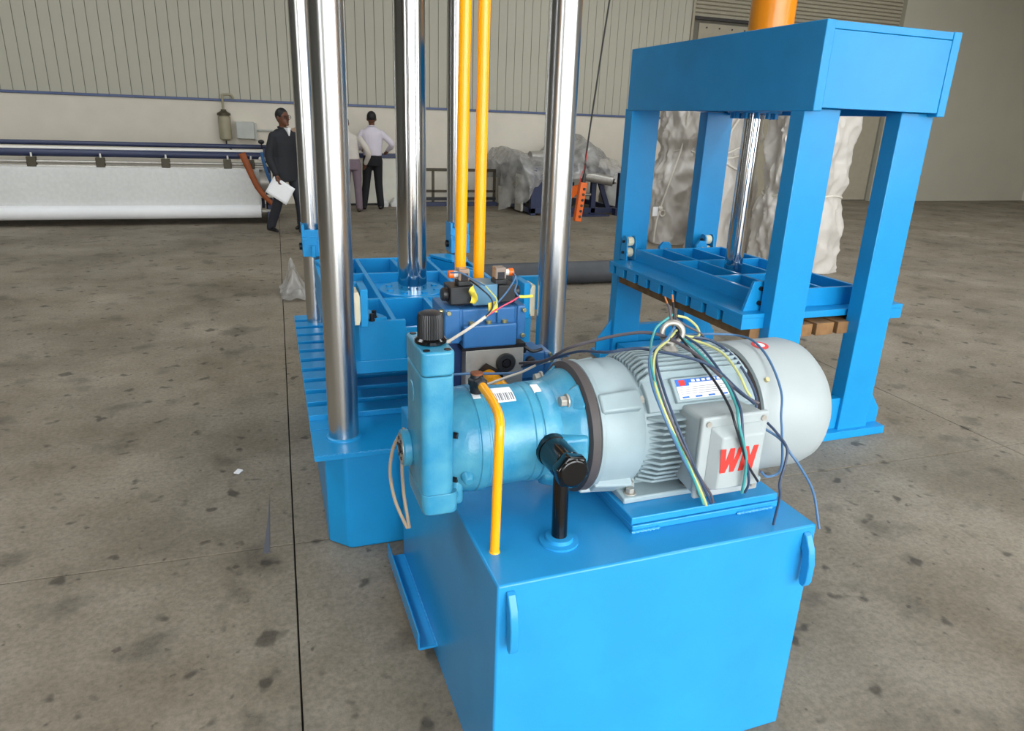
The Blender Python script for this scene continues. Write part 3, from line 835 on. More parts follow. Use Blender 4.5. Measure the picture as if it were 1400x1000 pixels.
wire('motor_wire', [(1.139, 1.68, 1.189), (1.091, 1.65, 1.17), (1.008, 1.575, 1.162), (0.953, 1.48, 1.122), (0.958, 1.42, 1.053), (1.01, 1.395, 0.946), (1.07, 1.38, 0.832), (1.098, 1.385, 0.782)], 0.0042, C_YG, 'yellow striped wire hanging in the bundle left of terminal box')
wire('motor_wire', [(1.149, 1.69, 1.179), (1.068, 1.64, 1.17), (1.007, 1.565, 1.15), (0.978, 1.465, 1.095), (0.993, 1.405, 1.014), (1.041, 1.38, 0.906), (1.09, 1.38, 0.822), (1.114, 1.385, 0.785)], 0.0038, C_NAVY, 'navy wire hanging from the eyebolt beside the yellow striped one')
wire('motor_wire', [(1.134, 1.7, 1.232), (1.082, 1.69, 1.205), (1.062, 1.68, 1.181), (1.005, 1.595, 1.165), (0.956, 1.495, 1.137), (0.966, 1.415, 1.034), (1.033, 1.385, 0.894), (1.085, 1.38, 0.79)], 0.0036, C_TEAL, 'teal wire looping over the eyebolt and down the motor fins')
wire('motor_wire', [(1.155, 1.69, 1.171), (1.045, 1.62, 1.165), (0.99, 1.545, 1.142), (0.963, 1.445, 1.083), (0.994, 1.395, 0.987), (1.056, 1.38, 0.882), (1.102, 1.38, 0.82), (1.120, 1.385, 0.787)], 0.0036, C_GREY, 'grey wire hanging nearest the terminal box in the left bundle')
wire('motor_wire', [(1.133, 1.67, 1.186), (1.141, 1.6, 1.151), (1.139, 1.475, 1.105), (1.138, 1.40, 1.062), (1.132, 1.36, 1.03), (1.16, 1.355, 0.966), (1.186, 1.352, 0.91), (1.227, 1.35, 0.854)], 0.0036, C_BLACK, 'black wire crossing the terminal box lid to its lower corner')
wire('motor_wire', [(1.148, 1.68, 1.175), (1.167, 1.6, 1.145), (1.177, 1.495, 1.105), (1.166, 1.41, 1.062), (1.144, 1.36, 1.028), (1.177, 1.352, 0.933), (1.184, 1.352, 0.867), (1.189, 1.36, 0.819)], 0.0042, C_TEAL, 'teal wire hanging down over the red letters')
wire('motor_wire', [(1.153, 1.68, 1.179), (1.186, 1.61, 1.15), (1.188, 1.485, 1.095), (1.167, 1.39, 1.055), (1.165, 1.36, 0.984), (1.183, 1.350, 0.91), (1.198, 1.350, 0.853), (1.199, 1.36, 0.818)], 0.0036, C_NAVY, 'navy wire hanging beside the teal one over the red letters')
wire('motor_wire', [(1.181, 1.7, 1.158), (1.234, 1.66, 1.145), (1.257, 1.6, 1.13), (1.256, 1.525, 1.098), (1.259, 1.49, 1.065), (1.271, 1.48, 1.045)], 0.0038, C_YG, 'yellow and green wire bending down behind the terminal box')
wire('motor_wire', [(1.18, 1.7, 1.162), (1.26, 1.68, 1.15), (1.299, 1.62, 1.12), (1.297, 1.535, 1.08), (1.294, 1.485, 1.04), (1.279, 1.46, 1.015)], 0.0042, C_NAVY, 'thick navy wire bending down behind the terminal box')
wire('motor_wire', [(1.172, 1.7, 1.167), (1.288, 1.74, 1.15), (1.389, 1.74, 1.14), (1.40, 1.66, 1.145), (1.39, 1.565, 1.115), (1.375, 1.48, 1.05), (1.353, 1.44, 0.991), (1.346, 1.42, 0.956), (1.309, 1.36, 0.877), (1.255, 1.345, 0.866), (1.227, 1.345, 0.886)], 0.0036, C_BLUE, 'blue wire sweeping over the fan cowl and looping back')
wire('motor_wire', [(1.29, 1.42, 0.989), (1.301, 1.39, 0.97), (1.316, 1.36, 0.938), (1.306, 1.345, 0.903), (1.289, 1.335, 0.848), (1.293, 1.33, 0.806), (1.293, 1.335, 0.716)], 0.0036, C_NAVY, 'navy wire leaving the terminal box side and dropping to the tank')
wire('motor_wire', [(1.27, 1.43, 0.98), (1.314, 1.39, 0.951), (1.336, 1.36, 0.914), (1.363, 1.345, 0.877), (1.41, 1.33, 0.80), (1.425, 1.30, 0.70)], 0.0036, C_BLUE, 'blue wire leaving the terminal box side over the tank edge')
wire('control_cable', [(0.84, 2.16, 0.951), (0.844, 1.95, 1.031), (0.872, 1.85, 1.10), (0.931, 1.8, 1.135), (0.999, 1.75, 1.165), (1.054, 1.7, 1.182), (1.104, 1.66, 1.172), (1.142, 1.58, 1.148), (1.177, 1.495, 1.105), (1.227, 1.45, 1.062), (1.259, 1.43, 1.045)], 0.0048, C_GREY, 'upper grey control cable arching over the motor fins')
wire('control_cable', [(0.848, 2.16, 0.937), (0.856, 1.95, 1.033), (0.9, 1.83, 1.095), (0.917, 1.68, 1.139), (0.987, 1.64, 1.158), (1.046, 1.6, 1.155), (1.117, 1.555, 1.145), (1.171, 1.52, 1.122), (1.207, 1.46, 1.08), (1.238, 1.42, 1.05)], 0.0042, C_NAVY, 'lower navy control cable lying across the motor fins')
wire('control_cable', [(0.45, 2.12, 0.962), (0.534, 2.1, 0.956), (0.634, 2.1, 0.952), (0.737, 2.1, 0.943), (0.803, 2.1, 0.94), (0.835, 2.05, 0.973), (0.865, 1.97, 1.025), (0.90, 1.90, 1.06)], 0.0045, C_BLUE, 'light blue cable stretched across in front of the steel block')
wire('control_cable', [(0.87, 1.975, 1.018), (0.848, 2.02, 0.993), (0.809, 2.05, 0.961), (0.771, 2.05, 0.951), (0.702, 2.0, 0.957), (0.642, 1.95, 0.967), (0.56, 1.90, 0.99)], 0.0042, C_WHITE, 'white cable running behind the pump to the steel block')
wire('bare_end_wire', [(1.144, 1.68, 1.166), (1.125, 1.69, 1.214), (1.122, 1.7, 1.244), (1.110, 1.7, 1.267)], 0.0036, C_GREY, 'upright grey wire with bare copper end leaning left above eyebolt', True)
wire('bare_end_wire', [(1.154, 1.68, 1.17), (1.137, 1.69, 1.213), (1.135, 1.7, 1.243), (1.129, 1.7, 1.27)], 0.0036, C_BLACK, 'upright black wire with bare copper end above the eyebolt', True)
wire('looped_wire', [(1.149, 1.7, 1.227), (1.186, 1.7, 1.216), (1.223, 1.7, 1.187), (1.232, 1.7, 1.159), (1.186, 1.69, 1.165), (1.148, 1.68, 1.179)], 0.0038, C_YG, 'yellow wire coiled in a small loop right of the eyebolt')
wire('looped_wire', [(1.145, 1.7, 1.218), (1.184, 1.7, 1.194), (1.23, 1.7, 1.172), (1.251, 1.7, 1.153), (1.234, 1.7, 1.147), (1.187, 1.69, 1.16)], 0.0036, C_GREY, 'grey wire coiled in a small loop right of the eyebolt')
wire('solenoid_cable', [(0.575, 2.17, 1.040), (0.647, 2.14, 1.096), (0.701, 2.13, 1.136)], 0.0055, C_WHITE, 'white sheathed cable slanting across the blue valve')
wire('solenoid_wire', [(0.701, 2.13, 1.136), (0.724, 2.13, 1.16), (0.738, 2.13, 1.189), (0.720, 2.14, 1.215), (0.701, 2.16, 1.237), (0.69, 2.19, 1.24)], 0.0028, C_YG, 'thin yellow wire on the pilot valve face')
wire('solenoid_wire', [(0.701, 2.13, 1.136), (0.723, 2.13, 1.165), (0.72, 2.14, 1.195), (0.687, 2.15, 1.228), (0.665, 2.2, 1.245)], 0.0028, C_BLACK, 'thin black wire on the pilot valve face')
wire('solenoid_wire', [(0.701, 2.13, 1.136), (0.757, 2.14, 1.163), (0.795, 2.14, 1.181), (0.82, 2.14, 1.195)], 0.0028, C_PINK, 'thin red wire crossing to the right solenoid')
wire('solenoid_wire', [(0.735, 2.135, 1.172), (0.776, 2.14, 1.214), (0.826, 2.20, 1.246), (0.832, 2.235, 1.254)], 0.0028, C_BLUE, 'thin blue wire rising straight to the right orange gland')
wire('solenoid_wire', [(0.82, 2.14, 1.195), (0.808, 2.15, 1.213), (0.829, 2.19, 1.232), (0.834, 2.24, 1.254)], 0.0028, C_BLUE, 'thin blue wire curling from the right orange gland')
wire('solenoid_wire', [(0.606, 2.245, 1.262), (0.637, 2.21, 1.268), (0.666, 2.18, 1.254), (0.699, 2.14, 1.238)], 0.0028, C_BLUE, 'thin blue wire from the left orange gland')
wire('solenoid_wire', [(0.82, 2.14, 1.195), (0.839, 2.14, 1.194), (0.868, 2.14, 1.195)], 0.005, M_YTAPE, 'short yellow taped wire end beside the right solenoid')
wire('grey_cable', [(0.345, 1.74, 0.945), (0.329, 1.76, 0.905), (0.318, 1.78, 0.857), (0.313, 1.79, 0.785), (0.325, 1.79, 0.70), (0.348, 1.79, 0.63), (0.36, 1.79, 0.60)], 0.005, C_TAN, 'tan cable bowing outward below the pump side disc')
wire('grey_cable', [(0.345, 1.76, 0.875), (0.344, 1.77, 0.806), (0.349, 1.78, 0.723), (0.359, 1.785, 0.648), (0.366, 1.79, 0.60)], 0.005, C_TAN, 'straighter tan cable hanging close beside the pump head')

# ================================================================== MAIN PRESS (four columns)
press = thing('column_press', (0.74, 3.5, 0), 'blue bale press with four tall chrome columns and lowered platen', 'press')
KX = (0.285, 1.185); KY = (2.72, 4.42)
BXa, BXb, BYa, BYb = 0.155, 1.325, 2.55, 4.54
# base body with cut corners
def octo(x0, x1, y0, y1, c):
    return [(x0+c, y0), (x1-c, y0), (x1, y0+c), (x1, y1-c), (x1-c, y1), (x0+c, y1), (x0, y1-c), (x0, y0+c)]
base = MB()
n_ = [[Vector((x, y, z)) for x, y in octo(0.20, 1.28, 2.62, 4.43, c)] for z, c in ((0.0, 0.085), (0.03, 0.075), (0.462, 0.075))]
base.rings(n_)
bo = build('base', base, M_BLUE2, press, bevel=0.01, seg=3)
tbl = build('bed_plate', MB().box(BXa, BXb, BYa, BYb, 0.462, 0.484), M_BLUE2, press, bevel=0.002)
pitch = 0.157
bar = build('bed_bar', MB().box(BXa, BXb, 2.90, 3.005, 0.484, 0.512), M_BLUE2, tbl, bevel=0.003)
for i in range(1, 11):
    dup(bar, (0, pitch*i, 0))
wd = MB()
random.seed(5)
for i in range(40):
    wd.ball((BXa+0.01+0.003*random.random()+(BXb-BXa-0.02)*i/39, BYa+0.004, 0.484), 0.012, 0.006, 0.004, seg=6)
build('edge_weld', wd, M_BLUE2, tbl)['kind'] = 'stuff'
build('front_lip', MB().box(BXa+0.0, BXa+0.10, 2.80, 2.90, 0.484, 0.488), M_BLUE2, tbl, bevel=0.002)
TOPZ = 3.4
for ix, x in enumerate(KX):
    for iy, y in enumerate(KY):
        xt = x + (0.012 if ix == 0 else -0.012)*(1 if iy == 0 else 0.5)
        c = build('column', MB().cyl((x, y, 0.484), (xt, y, TOPZ), 0.0615 if iy == 0 else 0.058, 96), M_CHROME2, press)
        build('weld_collar', MB().lathe([(0, 0.073), (0.006, 0.070), (0.010, 0.0625)], (x, y, 0.484), (0, 0, 1), 40), M_BLUE2, c)
# crown beam at the top of the columns, above the view
cr = build('crown', MB().box(0.15, 1.33, 2.50, 4.50, TOPZ-0.02, TOPZ+0.35), M_BLUE2, press, bevel=0.01)
# ------------- moving platen
PLX0, PLX1, PLY0, PLY1, PZ0, PZ1 = 0.280, 1.190, 2.86, 4.27, 0.700, 0.932
T = 0.022
plat = build('platen', MB().box(PLX0, PLX1, PLY0, PLY1, PZ0, PZ0+0.06), M_BLUE2, press, bevel=0.004)
def prt(name, *b, bev=0.003, m_=M_BLUE2, par=None):
    return build(name, MB().box(*b), m_, par or plat, bevel=bev)
FW0, FW1 = 0.50, 0.98
# front wall has a lowered notch between the ribs
prt('front_wall', PLX0+0.10, 0.575, PLY0, PLY0+T, PZ0+0.058, PZ1)
prt('front_wall', 0.575, 0.905, PLY0, PLY0+T, PZ0+0.058, PZ1-0.035)
prt('front_wall', 0.905, PLX1-0.10, PLY0, PLY0+T, PZ0+0.058, PZ1)
prt('back_wall', PLX0+0.10, PLX1-0.10, PLY1-T, PLY1, PZ0+0.058, PZ1)
prt('side_wall', PLX0, PLX0+T, PLY0+0.12, PLY1-0.12, PZ0+0.058, PZ1)
prt('side_wall', PLX1-T, PLX1, PLY0+0.12, PLY1-0.12, PZ0+0.058, PZ1)
for x in (0.53, 0.95):
    prt('long_rib', x-T/2, x+T/2, PLY0+T, PLY1-T, PZ0+0.058, PZ1-0.001)
for y in (3.26, 3.84):
    prt('cross_rib', PLX0+T, PLX1-T, y-T/2, y+T/2, PZ0+0.058, PZ1-0.002)
prt('short_rib', 0.74-T/2, 0.74+T/2, PLY0+T, 3.26-T/2, PZ0+0.058, PZ1-0.003)
prt('short_rib', 0.74-T/2, 0.74+T/2, 3.84+T/2, PLY1-T, PZ0+0.058, PZ1-0.003)
prt('ram_seat', 0.541, 0.939, 3.271, 3.829, PZ0+0.13, PZ0+0.175)
# diagonal corner ribs and triangular corner plates
for sx, x in ((1, PLX0), (-1, PLX1)):
    for sy, y in ((1, PLY0), (-1, PLY1)):
        a = Vector((x+sx*0.10, y, 0)); b = Vector((x, y+sy*0.12, 0))
        d = Vector((sx*0.012, sy*0.014, 0))
        build('corner_wall', MB().hexa([(a.x, a.y, PZ0+0.055), (b.x, b.y, PZ0+0.055), (b.x+d.x, b.y+d.y, PZ0+0.055), (a.x+d.x, a.y+d.y, PZ0+0.055)], [(a.x, a.y, PZ1), (b.x, b.y, PZ1), (b.x+d.x, b.y+d.y, PZ1), (a.x+d.x, a.y+d.y, PZ1)]), M_BLUE2, plat, bevel=0.002)
        c1 = (x+sx*0.20, y+sy*0.42 if sy > 0 else y+sy*0.34)
        rb = Vector((c1[0]-x-sx*0.02, 0, 0))
        q0 = Vector((x+sx*0.012, y+sy*0.42, 0)); q1 = Vector((x+sx*0.195, y+sy*0.02, 0))
        e = Vector((0.011, 0.005*sx*sy, 0))
        build('diagonal_rib', MB().hexa([(q0.x-e.x, q0.y-e.y, PZ0+0.055), (q0.x+e.x, q0.y+e.y, PZ0+0.055), (q1.x+e.x, q1.y+e.y, PZ0+0.055), (q1.x-e.x, q1.y-e.y, PZ0+0.055)], [(q0.x-e.x, q0.y-e.y, PZ1-0.004), (q0.x+e.x, q0.y+e.y, PZ1-0.004), (q1.x+e.x, q1.y+e.y, PZ1-0.004), (q1.x-e.x, q1.y-e.y, PZ1-0.004)]), M_BLUE2, plat, bevel=0.002)
        tri = [(x+sx*0.0, y+sy*0.11), (x+sx*0.10, y-sy*0.004), (x+sx*0.215, y-sy*0.004), (x+sx*0.215, y+sy*0.015), (x+sx*0.12, y+sy*0.22), (x+sx*0.02, y+sy*0.22)]
        if sx*sy < 0:
            tri = tri[::-1]
        build('corner_plate', MB().prism(tri, 2, PZ1, PZ1+0.016), M_BLUE2, plat, bevel=0.002)
        # guide block with cream wear pad against the column
        kx = KX[0] if sx > 0 else KX[1]
        ky = KY[0] if sy > 0 else KY[1]
        gz0, gz1 = PZ1+0.010, PZ1+0.165
        gx = kx + sx*0.090
        gy = ky + sy*0.075
        if sy > 0:
            gb = MB().box(min(gx, gx+sx*0.030), max(gx, gx+sx*0.030), gy-0.05, gy+0.10, gz0, gz1)
            gb.box(min(kx-sx*0.02, gx+sx*0.03), max(kx-sx*0.02, gx+sx*0.03), gy+0.085, gy+0.11, gz0, gz1)
            build('guide_block', gb, M_BLUE2, plat, bevel=0.003)
            pd = [(gz0+0.008, 0.0), (gz0+0.008, 0.018), (gz0+0.03, 0.024), (gz1-0.03, 0.024), (gz1-0.012, 0.018), (gz1-0.012, 0.0)]
            poly = [(kx+sx*0.066+sx*q_, z_) for z_, q_ in pd]
            build('wear_pad', MB().prism(poly, 1, gy-0.045, gy+0.055), M_PAD, plat, bevel=0.001)
            for q_ in (0, 1):
                bx_, by_ = gx+sx*(0.052+0.016*q_), gy+0.02+0.05*q_
                build('guide_bolt', MB().lathe([(0, 0.014), (0.006, 0.014), (0.007, 0.010), (0.030, 0.010)], (bx_, by_, PZ1+0.016), (0, 0, 1), 12), M_BOLT, plat)
        else:
            gb = MB().box(kx-0.060, kx-0.045, ky-0.10, ky+0.03, gz0, gz1+0.03)
            gb.box(kx+0.045, kx+0.060, ky-0.10, ky+0.03, gz0, gz1+0.03)
            gb.box(kx-0.050, kx+0.050, ky-0.098, ky-0.070, gz0, gz1)
            gb.box(kx-0.060, kx+0.060, ky-0.118, ky-0.094, gz0, gz1-0.04)
            gb.box(kx-0.012, kx+0.012, ky-0.150, ky-0.114, gz0, gz1-0.085)
            build('guide_block', gb, M_BLUE2, plat, bevel=0.003)
            for q_ in (-1, 1):
                build('guide_bolt', MB().cyl((kx+q_*0.035, ky-0.118, gz1-0.065), (kx+q_*0.035, ky-0.128, gz1-0.065), 0.010, 10), M_BLUE2, plat)
                build('side_lug', MB().cyl((kx+q_*0.060, ky-0.04, gz0+0.05), (kx+q_*0.076, ky-0.04, gz0+0.05), 0.022, 14), M_BOLT, plat)
# ram with bolted flange
RX, RY = 0.735, 3.55
ram = build('ram', MB().cyl((RX, RY, PZ0+0.18), (RX, RY, TOPZ), 0.0745, 112), M_CHROME, press)
rf = build('ram_flange', MB().lathe([(0, 0.168), (0.004, 0.172), (0.026, 0.172), (0.030, 0.168)], (RX, RY, PZ0+0.176), (0, 0, 1), 48), M_BLUE2, press)
for k in range(8):
    a = k*PI/4+0.3
    build('flange_bolt', MB().cyl((RX+0.128*math.cos(a), RY+0.128*math.sin(a), PZ0+0.206), (RX+0.128*math.cos(a), RY+0.128*math.sin(a), PZ0+0.213), 0.017, 6), M_BLUE2, rf)

press.location.x += 0.025
press.rotation_euler = (0, 0, math.radians(-1.5))

# ================================================================== SECOND PRESS (box frame)
p2 = thing('frame_press', (3.03, 3.86, 0), 'blue box-frame press with toothed platen and orange cylinder on top', 'press')
X0, X1, Y0, Y1 = 2.60, 3.456, 2.965, 4.79
for px_ in (X0, X1-0.225):
    for py_ in (Y0, Y1-0.10):
        build('post', MB().box(px_, px_+0.225, py_, py_+0.10, 0.02, 1.86), M_BLUE2, p2, bevel=0.004)
build('crown_beam', MB().box(X0-0.004, X0+0.05, Y0-0.06, Y1-0.03, 1.845, 2.25), M_BLUE2, p2, bevel=0.004)
build('crown_beam', MB().box(X1-0.05, X1+0.004, Y0-0.06, Y1-0.03, 1.845, 2.25), M_BLUE2, p2, bevel=0.004)
build('crown_deck', MB().box(X0+0.05, X1-0.05, Y0-0.028, Y1-0.062, 1.90, 1.94), M_BLUE2, p2, bevel=0.003)
build('crown_deck', MB().box(X0+0.05, X1-0.05, Y0-0.055, Y1-0.035, 2.212, 2.248), M_BLUE2, p2, bevel=0.003)
for y in (Y0-0.055, 3.55, 4.15, Y1-0.06):
    build('crown_rib', MB().box(X0+0.05, X1-0.05, y, y+0.025, 1.862, 2.21), M_BLUE2, p2, bevel=0.002)
# feet with slanted gussets
for py_ in (Y0, Y1-0.10):
    build('floor_beam', MB().box(X0-0.12, X1+0.12, py_-0.03, py_+0.13, 0, 0.05), M_BLUE2, p2, bevel=0.003)
    build('cross_member', MB().box(X0+0.225, X1-0.225, py_+0.02, py_+0.08, 0.05, 0.25), M_BLUE2, p2, bevel=0.003)
    for px_, s in ((X0, -1), (X1, 1)):
        g = [(px_, 0.05), (px_+s*0.12, 0.05), (px_+s*0.12, 0.14), (px_, 0.30)]
        build('gusset', MB().prism(g if s < 0 else g[::-1], 1, py_+0.04, py_+0.06), M_BLUE2, p2, bevel=0.002)
build('bed', MB().box(X0+0.02, X1-0.02, Y0+0.14, Y1-0.14, 0.02, 0.13), M_BLUE2, p2, bevel=0.004)
# ---- toothed platen
QZ = 0.716
pl2 = build('platen', MB().box(2.62, 3.44, 3.085, 4.57, 0.735, 0.775), M_BLUE2, p2, bevel=0.003)
TX = 2.455
teeth_y = [4.515, 4.355, 4.195, 4.035, 3.875, 3.715, 3.555, 3.395, 3.235]
def tooth_bar(xa, xb, nm):
    ys = [4.575] + [v for y in teeth_y for v in (y, y-0.045)] + [3.02]
    poly = []
    # comb outline in (x, y): notches open to the outer side
    outer, inner = xa, xb
    s = 1 if xb > xa else -1
    poly.append((inner, 4.575)); poly.append((outer, 4.575))
    for y in teeth_y:
        poly += [(outer, y), (outer+s*0.045, y), (outer+s*0.045, y-0.045), (outer, y-0.045)]
    poly += [(outer, 3.02), (inner, 3.02)]
    build(nm, MB().prism(poly, 2, QZ, QZ+0.062), M_BLUE2, pl2, smooth=0, bevel=0.002)
    build('bar_cap', MB().box(min(xa, xb), max(xa, xb), 3.02, 4.575, QZ+0.062, QZ+0.085), M_BLUE2, pl2, bevel=0.002)
tooth_bar(TX, 2.66, 'toothed_bar')
tooth_bar(3.605, 3.40, 'toothed_bar')
ZP = 0.775
# near/far end and side walls leaning like a tray
build('tray_wall', MB().hexa([(2.655, 3.18, ZP), (2.68, 3.18, ZP), (2.68, 4.55, ZP), (2.655, 4.55, ZP)], [(2.655, 3.18, 0.885), (2.68, 3.18, 0.885), (2.68, 4.55, 0.885), (2.655, 4.55, 0.885)]), M_BLUE2, pl2, bevel=0.002)
build('tray_wall', MB().box(3.38, 3.405, 3.18, 4.55, ZP, 0.885), M_BLUE2, pl2, bevel=0.002)
for y in (3.18, 3.60, 4.07, 4.525):
    build('tray_rib', MB().box(2.68, 3.38, y, y+0.022, ZP, 0.884), M_BLUE2, pl2, bevel=0.002)
for x in (2.87, 3.13):
    build('tray_rib', MB().box(x, x+0.022, 3.20, 4.525, ZP, 0.883), M_BLUE2, pl2, bevel=0.002)
# near end plate with two bolts
ep = [(2.505, 0.80), (2.66, 0.80), (2.66, 0.965), (2.555, 0.965)]
epo = build('end_plate', MB().prism(ep, 1, 3.085, 3.105), M_BLUE2, pl2, bevel=0.002)
build('end_plate', MB().prism([(3.36, 0.80), (3.485, 0.80), (3.43, 0.93), (3.36, 0.93)], 1, 3.085, 3.105), M_BLUE2, pl2, bevel=0.002)
for z in (0.845, 0.925):
    build('end_bolt', MB().cyl((2.600, 3.085, z), (2.600, 3.072, z), 0.013, 8), M_BOLT, epo)
# roller guides at the far posts
def guide(xc, y):
    ck = MB()
    for dx in (-0.042, 0.030):
        ck.prism([(y-0.05, 0.80), (y+0.05, 0.80), (y+0.035, 0.955), (y+0.02, 0.975), (y-0.02, 0.975), (y-0.035, 0.955)], 0, xc+dx, xc+dx+0.012)
    gd = build('roller_bracket', ck, M_BLUE2, pl2, bevel=0.002)
    for z in (0.855, 0.935):
        build('roller', MB().lathe([(0, 0.030), (0.006, 0.034), (0.040, 0.034), (0.046, 0.030)], (xc-0.022, y, z), (1, 0, 0), 24), M_PAD, pl2)
        build('axle', MB().cyl((xc-0.056, y, z), (xc+0.056, y, z), 0.010, 10), M_BOLT, pl2)
guide(2.62, 4.60)
guide(3.30, 4.60)
for x in (2.86, 3.18):
    fr = MB().prism([(x, 0.80), (x+0.10, 0.80), (x+0.10, 0.90), (x+0.08, 0.93), (x+0.03, 0.93), (x, 0.90)], 1, 4.56, 4.585)
    build('side_guide', fr, M_BLUE2, pl2, bevel=0.003)
    build('side_guide_pin', MB().cyl((x+0.05, 4.56, 0.875), (x+0.05, 4.545, 0.875), 0.012, 10), M_STEEL, pl2)
# timber lining boards under the platen
bdw = build('timber_board', MB().box(2.535, 2.66, 3.04, 4.56, 0.640, 0.712), M_WOOD, pl2, bevel=0.003)
for i in range(1, 6):
    dup(bdw, (0.155*i, 0, 0))
# ram, gland ring and cylinder
build('ram', MB().cyl((3.0, 3.86, 0.80), (3.0, 3.86, 1.95), 0.0575, 112), M_CHROME, p2)
gl = build('gland_ring', MB().lathe([(0, 0.160), (0.030, 0.165), (0.055, 0.165)], (3.0, 3.86, 1.845), (0, 0, 1), 40), M_BLUE2, p2)
for k in range(12):
    a = k*PI/6
    build('gland_bolt', MB().cyl((3.0+0.13*math.cos(a), 3.86+0.13*math.sin(a), 1.845), (3.0+0.13*math.cos(a), 3.86+0.13*math.sin(a), 1.812), 0.016, 6), M_BLUE2, gl)
cyo = build('cylinder', MB().cyl((3.03, 3.86, 2.25), (3.03, 3.86, 3.35), 0.130, 48), M_ORANGE, p2)
build('cylinder_flange', MB().lathe([(0, 0.19), (0.03, 0.19)], (3.03, 3.86, 2.25), (0, 0, 1), 40), M_BLUE2, cyo)
build('cylinder_cap', MB().lathe([(0, 0.145), (0.06, 0.145), (0.075, 0.12)], (3.03, 3.86, 3.35), (0, 0, 1), 40), M_ORANGE, cyo)
build('rod_foot', MB().lathe([(0, 0.10), (0.02, 0.10), (0.03, 0.06)], (3.0, 3.86, 0.775), (0, 0, 1), 32), M_BLUE2, p2)

# ================================================================== BACKGROUND
def nz3(x, y, z, s=1.0):
    return noise.noise(Vector((x*s, y*s, z*s)))
# grey pipe lying on the floor
gp = thing('floor_pipe', (3.4, 7.22, 0), 'long dark grey pipe lying on the floor behind the presses', 'pipe')
build('pipe', MB().lathe([(0, 0.112), (0, 0.128), (3.2, 0.128), (3.2, 0.112)], (1.9, 7.26, 0.128), (1, -0.02, 0), 36), M_GREYPIPE, gp)
build('pipe_collar', MB().lathe([(0, 0.131), (0.12, 0.131)], (3.9, 7.218, 0.129), (1, -0.02, 0), 36), M_GREYPIPE, gp)
# crane pendant
pend = thing('crane_pendant', (4.29, 9.0, 0.45), 'orange push-button crane pendant hanging on a grey cable', 'pendant')
e0 = Vector((4.265, 9.0, 0.455)); e1 = Vector((4.325, 9.0, 1.0))
dx_ = (e1-e0).normalized()
sx_ = Vector((dx_.z, 0, -dx_.x))
def pend_box(t0, t1, a0, a1, b0, b1):
    q = []
    for t in (t0, t1):
        c = e0 + dx_*t
        q.append([c+sx_*a0+Vector((0, b0, 0)), c+sx_*a1+Vector((0, b0, 0)), c+sx_*a1+Vector((0, b1, 0)), c+sx_*a0+Vector((0, b1, 0))])
    return MB().hexa(q[0], q[1])
build('case', pend_box(0, 0.53, -0.05, 0.05, -0.04, 0.04), M_ORTIP, pend, bevel=0.012, seg=3)
for i in range(6):
    c = e0 + dx_*(0.07+i*0.075) + Vector((0, -0.04, 0)) + sx_*0.012
    build('button', MB().lathe([(0, 0.020), (0.012, 0.018)], c, (0, -1, 0), 14), M_BLACK if i % 2 else M_OLIVE, pend)
build('cable_sleeve', MB().lathe([(0, 0.032), (0.05, 0.026), (0.12, 0.018)], e0+dx_*0.53, dx_, 16), M_DARKSTEEL, pend)
build('cable', MB().tube([e0+dx_*0.60, (4.345, 9.0, 1.4), (4.42, 9.0, 2.2), (4.52, 9.0, 3.2), (4.75, 9.0, 5.2), (5.0, 9.0, 7.5)], 0.012, 8, 4), M_DARKSTEEL, pend)
build('strain_cord', MB().tube([e0+dx_*0.53-sx_*0.04, e0+dx_*0.62-sx_*0.05, e0+dx_*0.72-sx_*0.02, (4.345, 8.98, 1.4)], 0.006, 6, 4), M_RED, pend)

# covered navy machine
cm = thing('covered_machine', (6.1, 13.9, 0), 'navy framed machine half hidden under a crumpled plastic sheet', 'machine')
XA, XB, YA, YB = 5.15, 7.15, 13.0, 14.85
for y in (YA, YB-0.08):
    build('bottom_rail', MB().box(XA, XB, y, y+0.08, 0.04, 0.14), M_NAVY, cm, bevel=0.005)
for x in (XA, XB-0.08):
    build('bottom_rail', MB().box(x, x+0.08, YA+0.08, YB-0.08, 0.04, 0.14), M_NAVY, cm, bevel=0.005)
build('ground_plate', MB().box(5.9, 6.75, 12.75, 12.98, 0, 0.03), M_NAVY, cm, bevel=0.003)
for x in (XA, 5.62, 6.45, XB-0.1):
    for y in (YA, YB-0.1):
        build('leg', MB().box(x, x+0.10, y, y+0.10, 0.0, 0.86), M_NAVY, cm, bevel=0.005)
build('front_plate', MB().prism([(5.25, 0.14), (5.62, 0.14), (5.62, 0.26), (5.40, 0.30), (5.40, 0.55), (5.62, 0.60), (5.62, 0.86), (5.25, 0.86)], 1, YA+0.02, YA+0.05), M_NAVY, cm, bevel=0.003)
build('diagonal_brace', MB().hexa([(6.52, YA+0.02, 0.80), (6.62, YA+0.02, 0.80), (6.62, YA+0.08, 0.80), (6.52, YA+0.08, 0.80)], [(6.80, YA+0.02, 0.14), (6.90, YA+0.02, 0.14), (6.90, YA+0.08, 0.14), (6.80, YA+0.08, 0.14)]), M_NAVY, cm)
build('top_deck', MB().box(XA+0.02, XB-0.3, YA+0.05, YB-0.05, 0.80, 0.90), M_NAVY, cm, bevel=0.006)
build('gearbox', MB().box(5.5, 6.2, 13.3, 14.2, 0.14, 0.62), M_DARKSTEEL, cm, bevel=0.02)
build('winding_drum', MB().cyl((5.4, 13.8, 1.02), (6.9, 13.8, 1.02), 0.16, 24), M_STEEL, cm)
build('side_panel', MB().box(5.10, 5.15, 13.42, 13.78, 0.03, 0.74), M_CREAMP, cm, bevel=0.004)
build('side_panel', MB().box(5.10, 5.15, 14.15, 14.85, 0.03, 0.40), M_CREAMP, cm, bevel=0.004)
